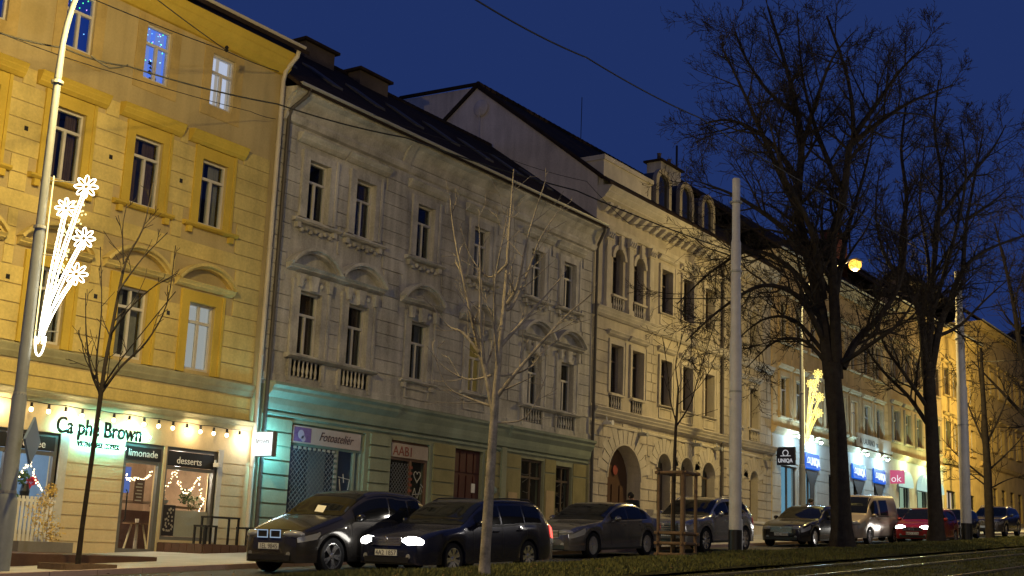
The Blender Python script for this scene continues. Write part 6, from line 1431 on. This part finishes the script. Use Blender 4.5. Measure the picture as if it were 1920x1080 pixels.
def spec(kind):
    if kind == 'i3': return dict(L=4.0, W=1.78, H=1.55, rw=.345, xf=.74, xr=3.31, zf=.20, top=[(0, .76), (.25, .86), (.75, 1.02), (1.1, 1.12), (1.5, 1.36), (1.85, 1.52), (2.3, 1.58), (3.0, 1.55), (3.5, 1.46), (3.8, 1.15), (4.0, .98)],
        belt=[(0, .70), (.6, .84), (1.1, .97), (2.0, .98), (2.6, .96), (2.75, .88), (3.1, .90), (3.3, 1.02), (3.8, 1.0), (4.0, .9)], plan=[(0, .74), (.12, .84), (.4, .95), (.9, 1.0), (3.2, 1.0), (3.7, .95), (4.0, .82)], cab=(1.02, 1.86, 3.45, 3.84), win=[(1.35, 2.40), (2.46, 3.02), (3.08, 3.42)], doors=[1.25, 2.43], handles=[2.2], hl=(.42, 4.2, 4.9), hlz=(.68, .80), tl=.1, tls=(4.0, 5), kid=(.75, .27, .15, em('kidney_ring', (.55, .75, 1), .45), None), pz=.47, hood=.16, mx=.35, sp=5, rd=False, tum=.16)
    if kind == 'estate': return dict(L=4.55, W=1.77, H=1.46, rw=.31, xf=.88, xr=3.46, zf=.19, top=[(0, .68), (.2, .78), (.6, .86), (1.25, .95), (1.6, 1.16), (2.05, 1.39), (2.6, 1.45), (3.5, 1.44), (4.0, 1.38), (4.3, 1.12), (4.55, .92)],
        belt=[(0, .63), (.6, .80), (1.3, .90), (2.5, .92), (4.0, .95), (4.55, .85)], plan=[(0, .78), (.12, .87), (.4, .95), (.9, 1.0), (3.8, 1.0), (4.3, .95), (4.55, .85)], cab=(1.22, 2.05, 4.0, 4.36), win=[(1.6, 2.45), (2.52, 3.3), (3.36, 3.95)], doors=[1.5, 2.48, 3.35], handles=[2.25, 3.1], hl=(.35, 3.9, 4.9), hlz=(.56, .71), tl=.22, tls=(3.9, 5.3), grille=(.36, .56, .70), pz=.38, mx=.45, sp=7, rails=1)
    if kind == 'saloon': return dict(L=4.9, W=1.86, H=1.46, rw=.335, xf=.86, xr=3.83, zf=.18, top=[(0, .66), (.2, .78), (.7, .88), (1.5, .99), (1.9, 1.2), (2.4, 1.41), (2.9, 1.46), (3.5, 1.42), (4.0, 1.22), (4.35, 1.08), (4.75, 1.03), (4.9, .92)],
        belt=[(0, .62), (.6, .82), (1.5, .93), (3.0, .96), (4.2, .99), (4.75, .98), (4.9, .86)], plan=[(0, .76), (.12, .86), (.4, .95), (.9, 1.0), (4.0, 1.0), (4.6, .94), (4.9, .84)], cab=(1.48, 2.42, 3.45, 4.28), win=[(1.85, 2.72), (2.78, 3.55), (3.6, 3.85)], doors=[1.75, 2.75, 3.65], handles=[2.5, 3.45], hl=(.5, 4.0, 4.85), hlz=(.60, .72), tl=.3, tls=(4.0, 5.2), grille=(.42, .52, .70), pz=.40, mx=.45, sp=10, trim=chrome)
    if kind == 'suv': return dict(L=4.75, W=1.92, H=1.68, rw=.38, xf=.90, xr=3.80, zf=.26, top=[(0, .86), (.2, .98), (.7, 1.06), (1.3, 1.13), (1.7, 1.36), (2.15, 1.6), (2.7, 1.68), (3.6, 1.62), (4.2, 1.5), (4.55, 1.2), (4.75, 1.0)],
        belt=[(0, .78), (.6, 1.0), (1.4, 1.08), (2.5, 1.10), (4.2, 1.18), (4.75, .98)], plan=[(0, .78), (.12, .88), (.4, .96), (.9, 1.0), (3.9, 1.0), (4.5, .95), (4.75, .85)], cab=(1.28, 2.14, 4.2, 4.58), win=[(1.65, 2.55), (2.62, 3.4), (3.46, 4.05)], doors=[1.55, 2.58, 3.45], handles=[2.35, 3.2], hl=(.45, 4.1, 4.9), hlz=(.76, .88), tl=.3, tls=(4.0, 5.0), grille=(.48, .58, .86), pz=.5, mx=.45, sp=7, rd=False, rails=2, trim=chrome)
    if kind == 'van': return dict(L=4.8, W=1.92, H=1.97, rw=.33, xf=.86, xr=3.96, zf=.22, top=[(0, .80), (.2, .96), (.6, 1.1), (.85, 1.22), (1.2, 1.58), (1.6, 1.88), (2.0, 1.95), (3.5, 1.97), (4.5, 1.95), (4.72, 1.86), (4.8, 1.7)],
        belt=[(0, .74), (.5, .95), (.9, 1.05), (2.0, 1.08), (4.6, 1.08), (4.8, 1.05)], plan=[(0, .78), (.12, .88), (.4, .96), (.9, 1.0), (4.4, 1.0), (4.8, .94)], cab=(.82, 1.62, 4.66, 4.79), win=[(1.2, 2.05), (2.3, 3.3)], doors=[1.1, 2.15, 3.4], handles=[1.95, 2.3], hl=(.45, 4.0, 5.0), hlz=(.72, .90), tl=.1, tls=(3.6, 5.2), grille=(.5, .66, .82), pz=.45, mx=.3, sp=6, tum=.12)
    if kind == 'hatch': return dict(L=4.05, W=1.72, H=1.48, rw=.30, xf=.78, xr=3.28, zf=.19, top=[(0, .70), (.2, .80), (.6, .90), (1.0, .99), (1.4, 1.22), (1.8, 1.43), (2.3, 1.48), (3.1, 1.45), (3.6, 1.34), (3.9, 1.05), (4.05, .9)],
        belt=[(0, .65), (.6, .83), (1.1, .92), (2.3, .94), (3.6, .98), (4.05, .84)], plan=[(0, .78), (.12, .87), (.4, .96), (.9, 1.0), (3.3, 1.0), (3.8, .95), (4.05, .85)], cab=(.98, 1.8, 3.55, 3.92), win=[(1.35, 2.15), (2.22, 2.95), (3.0, 3.4)], doors=[1.25, 2.18, 3.0], handles=[1.95, 2.75], hl=(.4, 4.0, 4.9), hlz=(.60, .74), tl=.15, tls=(4.0, 5.2), grille=(.40, .54, .66), pz=.38, mx=.4, sp=6)
bigrim = spec('saloon')
GP, GD = 'cars parked along the pavement', 'cars driving down the street'
Ycar = 17.92
g_i3 = paint('warm_grey_paint', (.045, .041, .038), .25, .5); blk = paint('black_gloss', (.012, .012, .013), .18, .2)
car('parked_car', 'dark grey compact electric car with black roof, nearest the camera', 'car', 17.5, 17.22, spec('i3'), g_i3, GP, black_top=blk, plate='1EL 9845', hood_mat=blk)
car('moving_car', 'dark blue estate car with bright headlights driving toward the camera', 'car', 18.75, 15.42, spec('estate'), paint('navy_paint', (.012, .014, .034), .25, .3), GD, lit=True, plate='4A2 1857', tail=tl_on)
car('parked_car', 'silver-grey saloon parked behind the dark blue estate', 'car', 28.15, Ycar, spec('saloon'), paint('graphite_paint', (.20, .195, .205), .16, .75), GP, plate='6AB 2219')
car('parked_car', 'dark blue-grey tall car parked behind the timber tree guard', 'car', 34.8, Ycar, spec('suv'), paint('blue_grey_paint', (.36, .37, .40), .22, .75), GP, plate='5AM 7710')
S4 = spec('saloon'); S4.update(L=5.2, W=1.9, H=1.5); S4['top'] = [(a * 5.2 / 4.9, b_ * 1.02) for a, b_ in S4['top']]; S4['belt'] = [(a * 5.2 / 4.9, b_ * 1.02) for a, b_ in S4['belt']]; S4['plan'] = [(a * 5.2 / 4.9, b_) for a, b_ in S4['plan']]; S4['cab'] = tuple(a * 5.2 / 4.9 for a in S4['cab']); S4['win'] = [(a * 5.2 / 4.9, b_ * 5.2 / 4.9) for a, b_ in S4['win']]; S4['xr'] = 4.05
car('parked_car', 'long black saloon parked beside the big bare trunk', 'car', 43.95, Ycar, S4, paint('black_paint_car', (.02, .02, .024), .2, .4), GP, plate='7AC 4403')
car('parked_van', 'beige passenger van parked behind the big bare trunk', 'van', 49.95, Ycar, spec('van'), paint('beige_paint', (.30, .245, .20), .35, .2), GP, plate='2AX 6012')
car('parked_car', 'silver hatchback half hidden by the glare beside the van', 'car', 56.6, Ycar, spec('hatch'), paint('silver_paint', (.3, .3, .3), .25, .7), GP, plate='3AT 9150')
car('moving_car', 'red hatchback with headlights on between the two big trunks', 'car', 52.9, 15.9, spec('hatch'), paint('red_paint', (.26, .014, .016), .25, .2), GD, lit=True, plate='8AD 3316')
car('parked_car', 'dark small car parked left of the slim tree', 'car', 64.6, Ycar, spec('hatch'), paint('dark_green_paint', (.02, .022, .02), .25, .3), GP)
car('parked_car', 'brownish tall car parked at the right edge', 'car', 72.6, Ycar, spec('suv'), paint('brown_grey_paint', (.11, .095, .09), .25, .5), GP)
pc = thing('windscreen_card', (18.78, 17.1, gz(18.8) + 1.2), 'small pale card behind the electric car windscreen', 'card')
c_ = Vector((18.56, 17.07, gz(18.58) + 1.165)); b = MB(); s_ = .55 ** .5
b.add([(c_.x - .06, c_.y - .14, c_.z - .02), (c_.x + .0, c_.y + .14, c_.z + .0), (c_.x + .09, c_.y + .14, c_.z + .13), (c_.x + .03, c_.y - .14, c_.z + .11)], [(0, 1, 2, 3)])
b.put('card_sheet', white, pc)
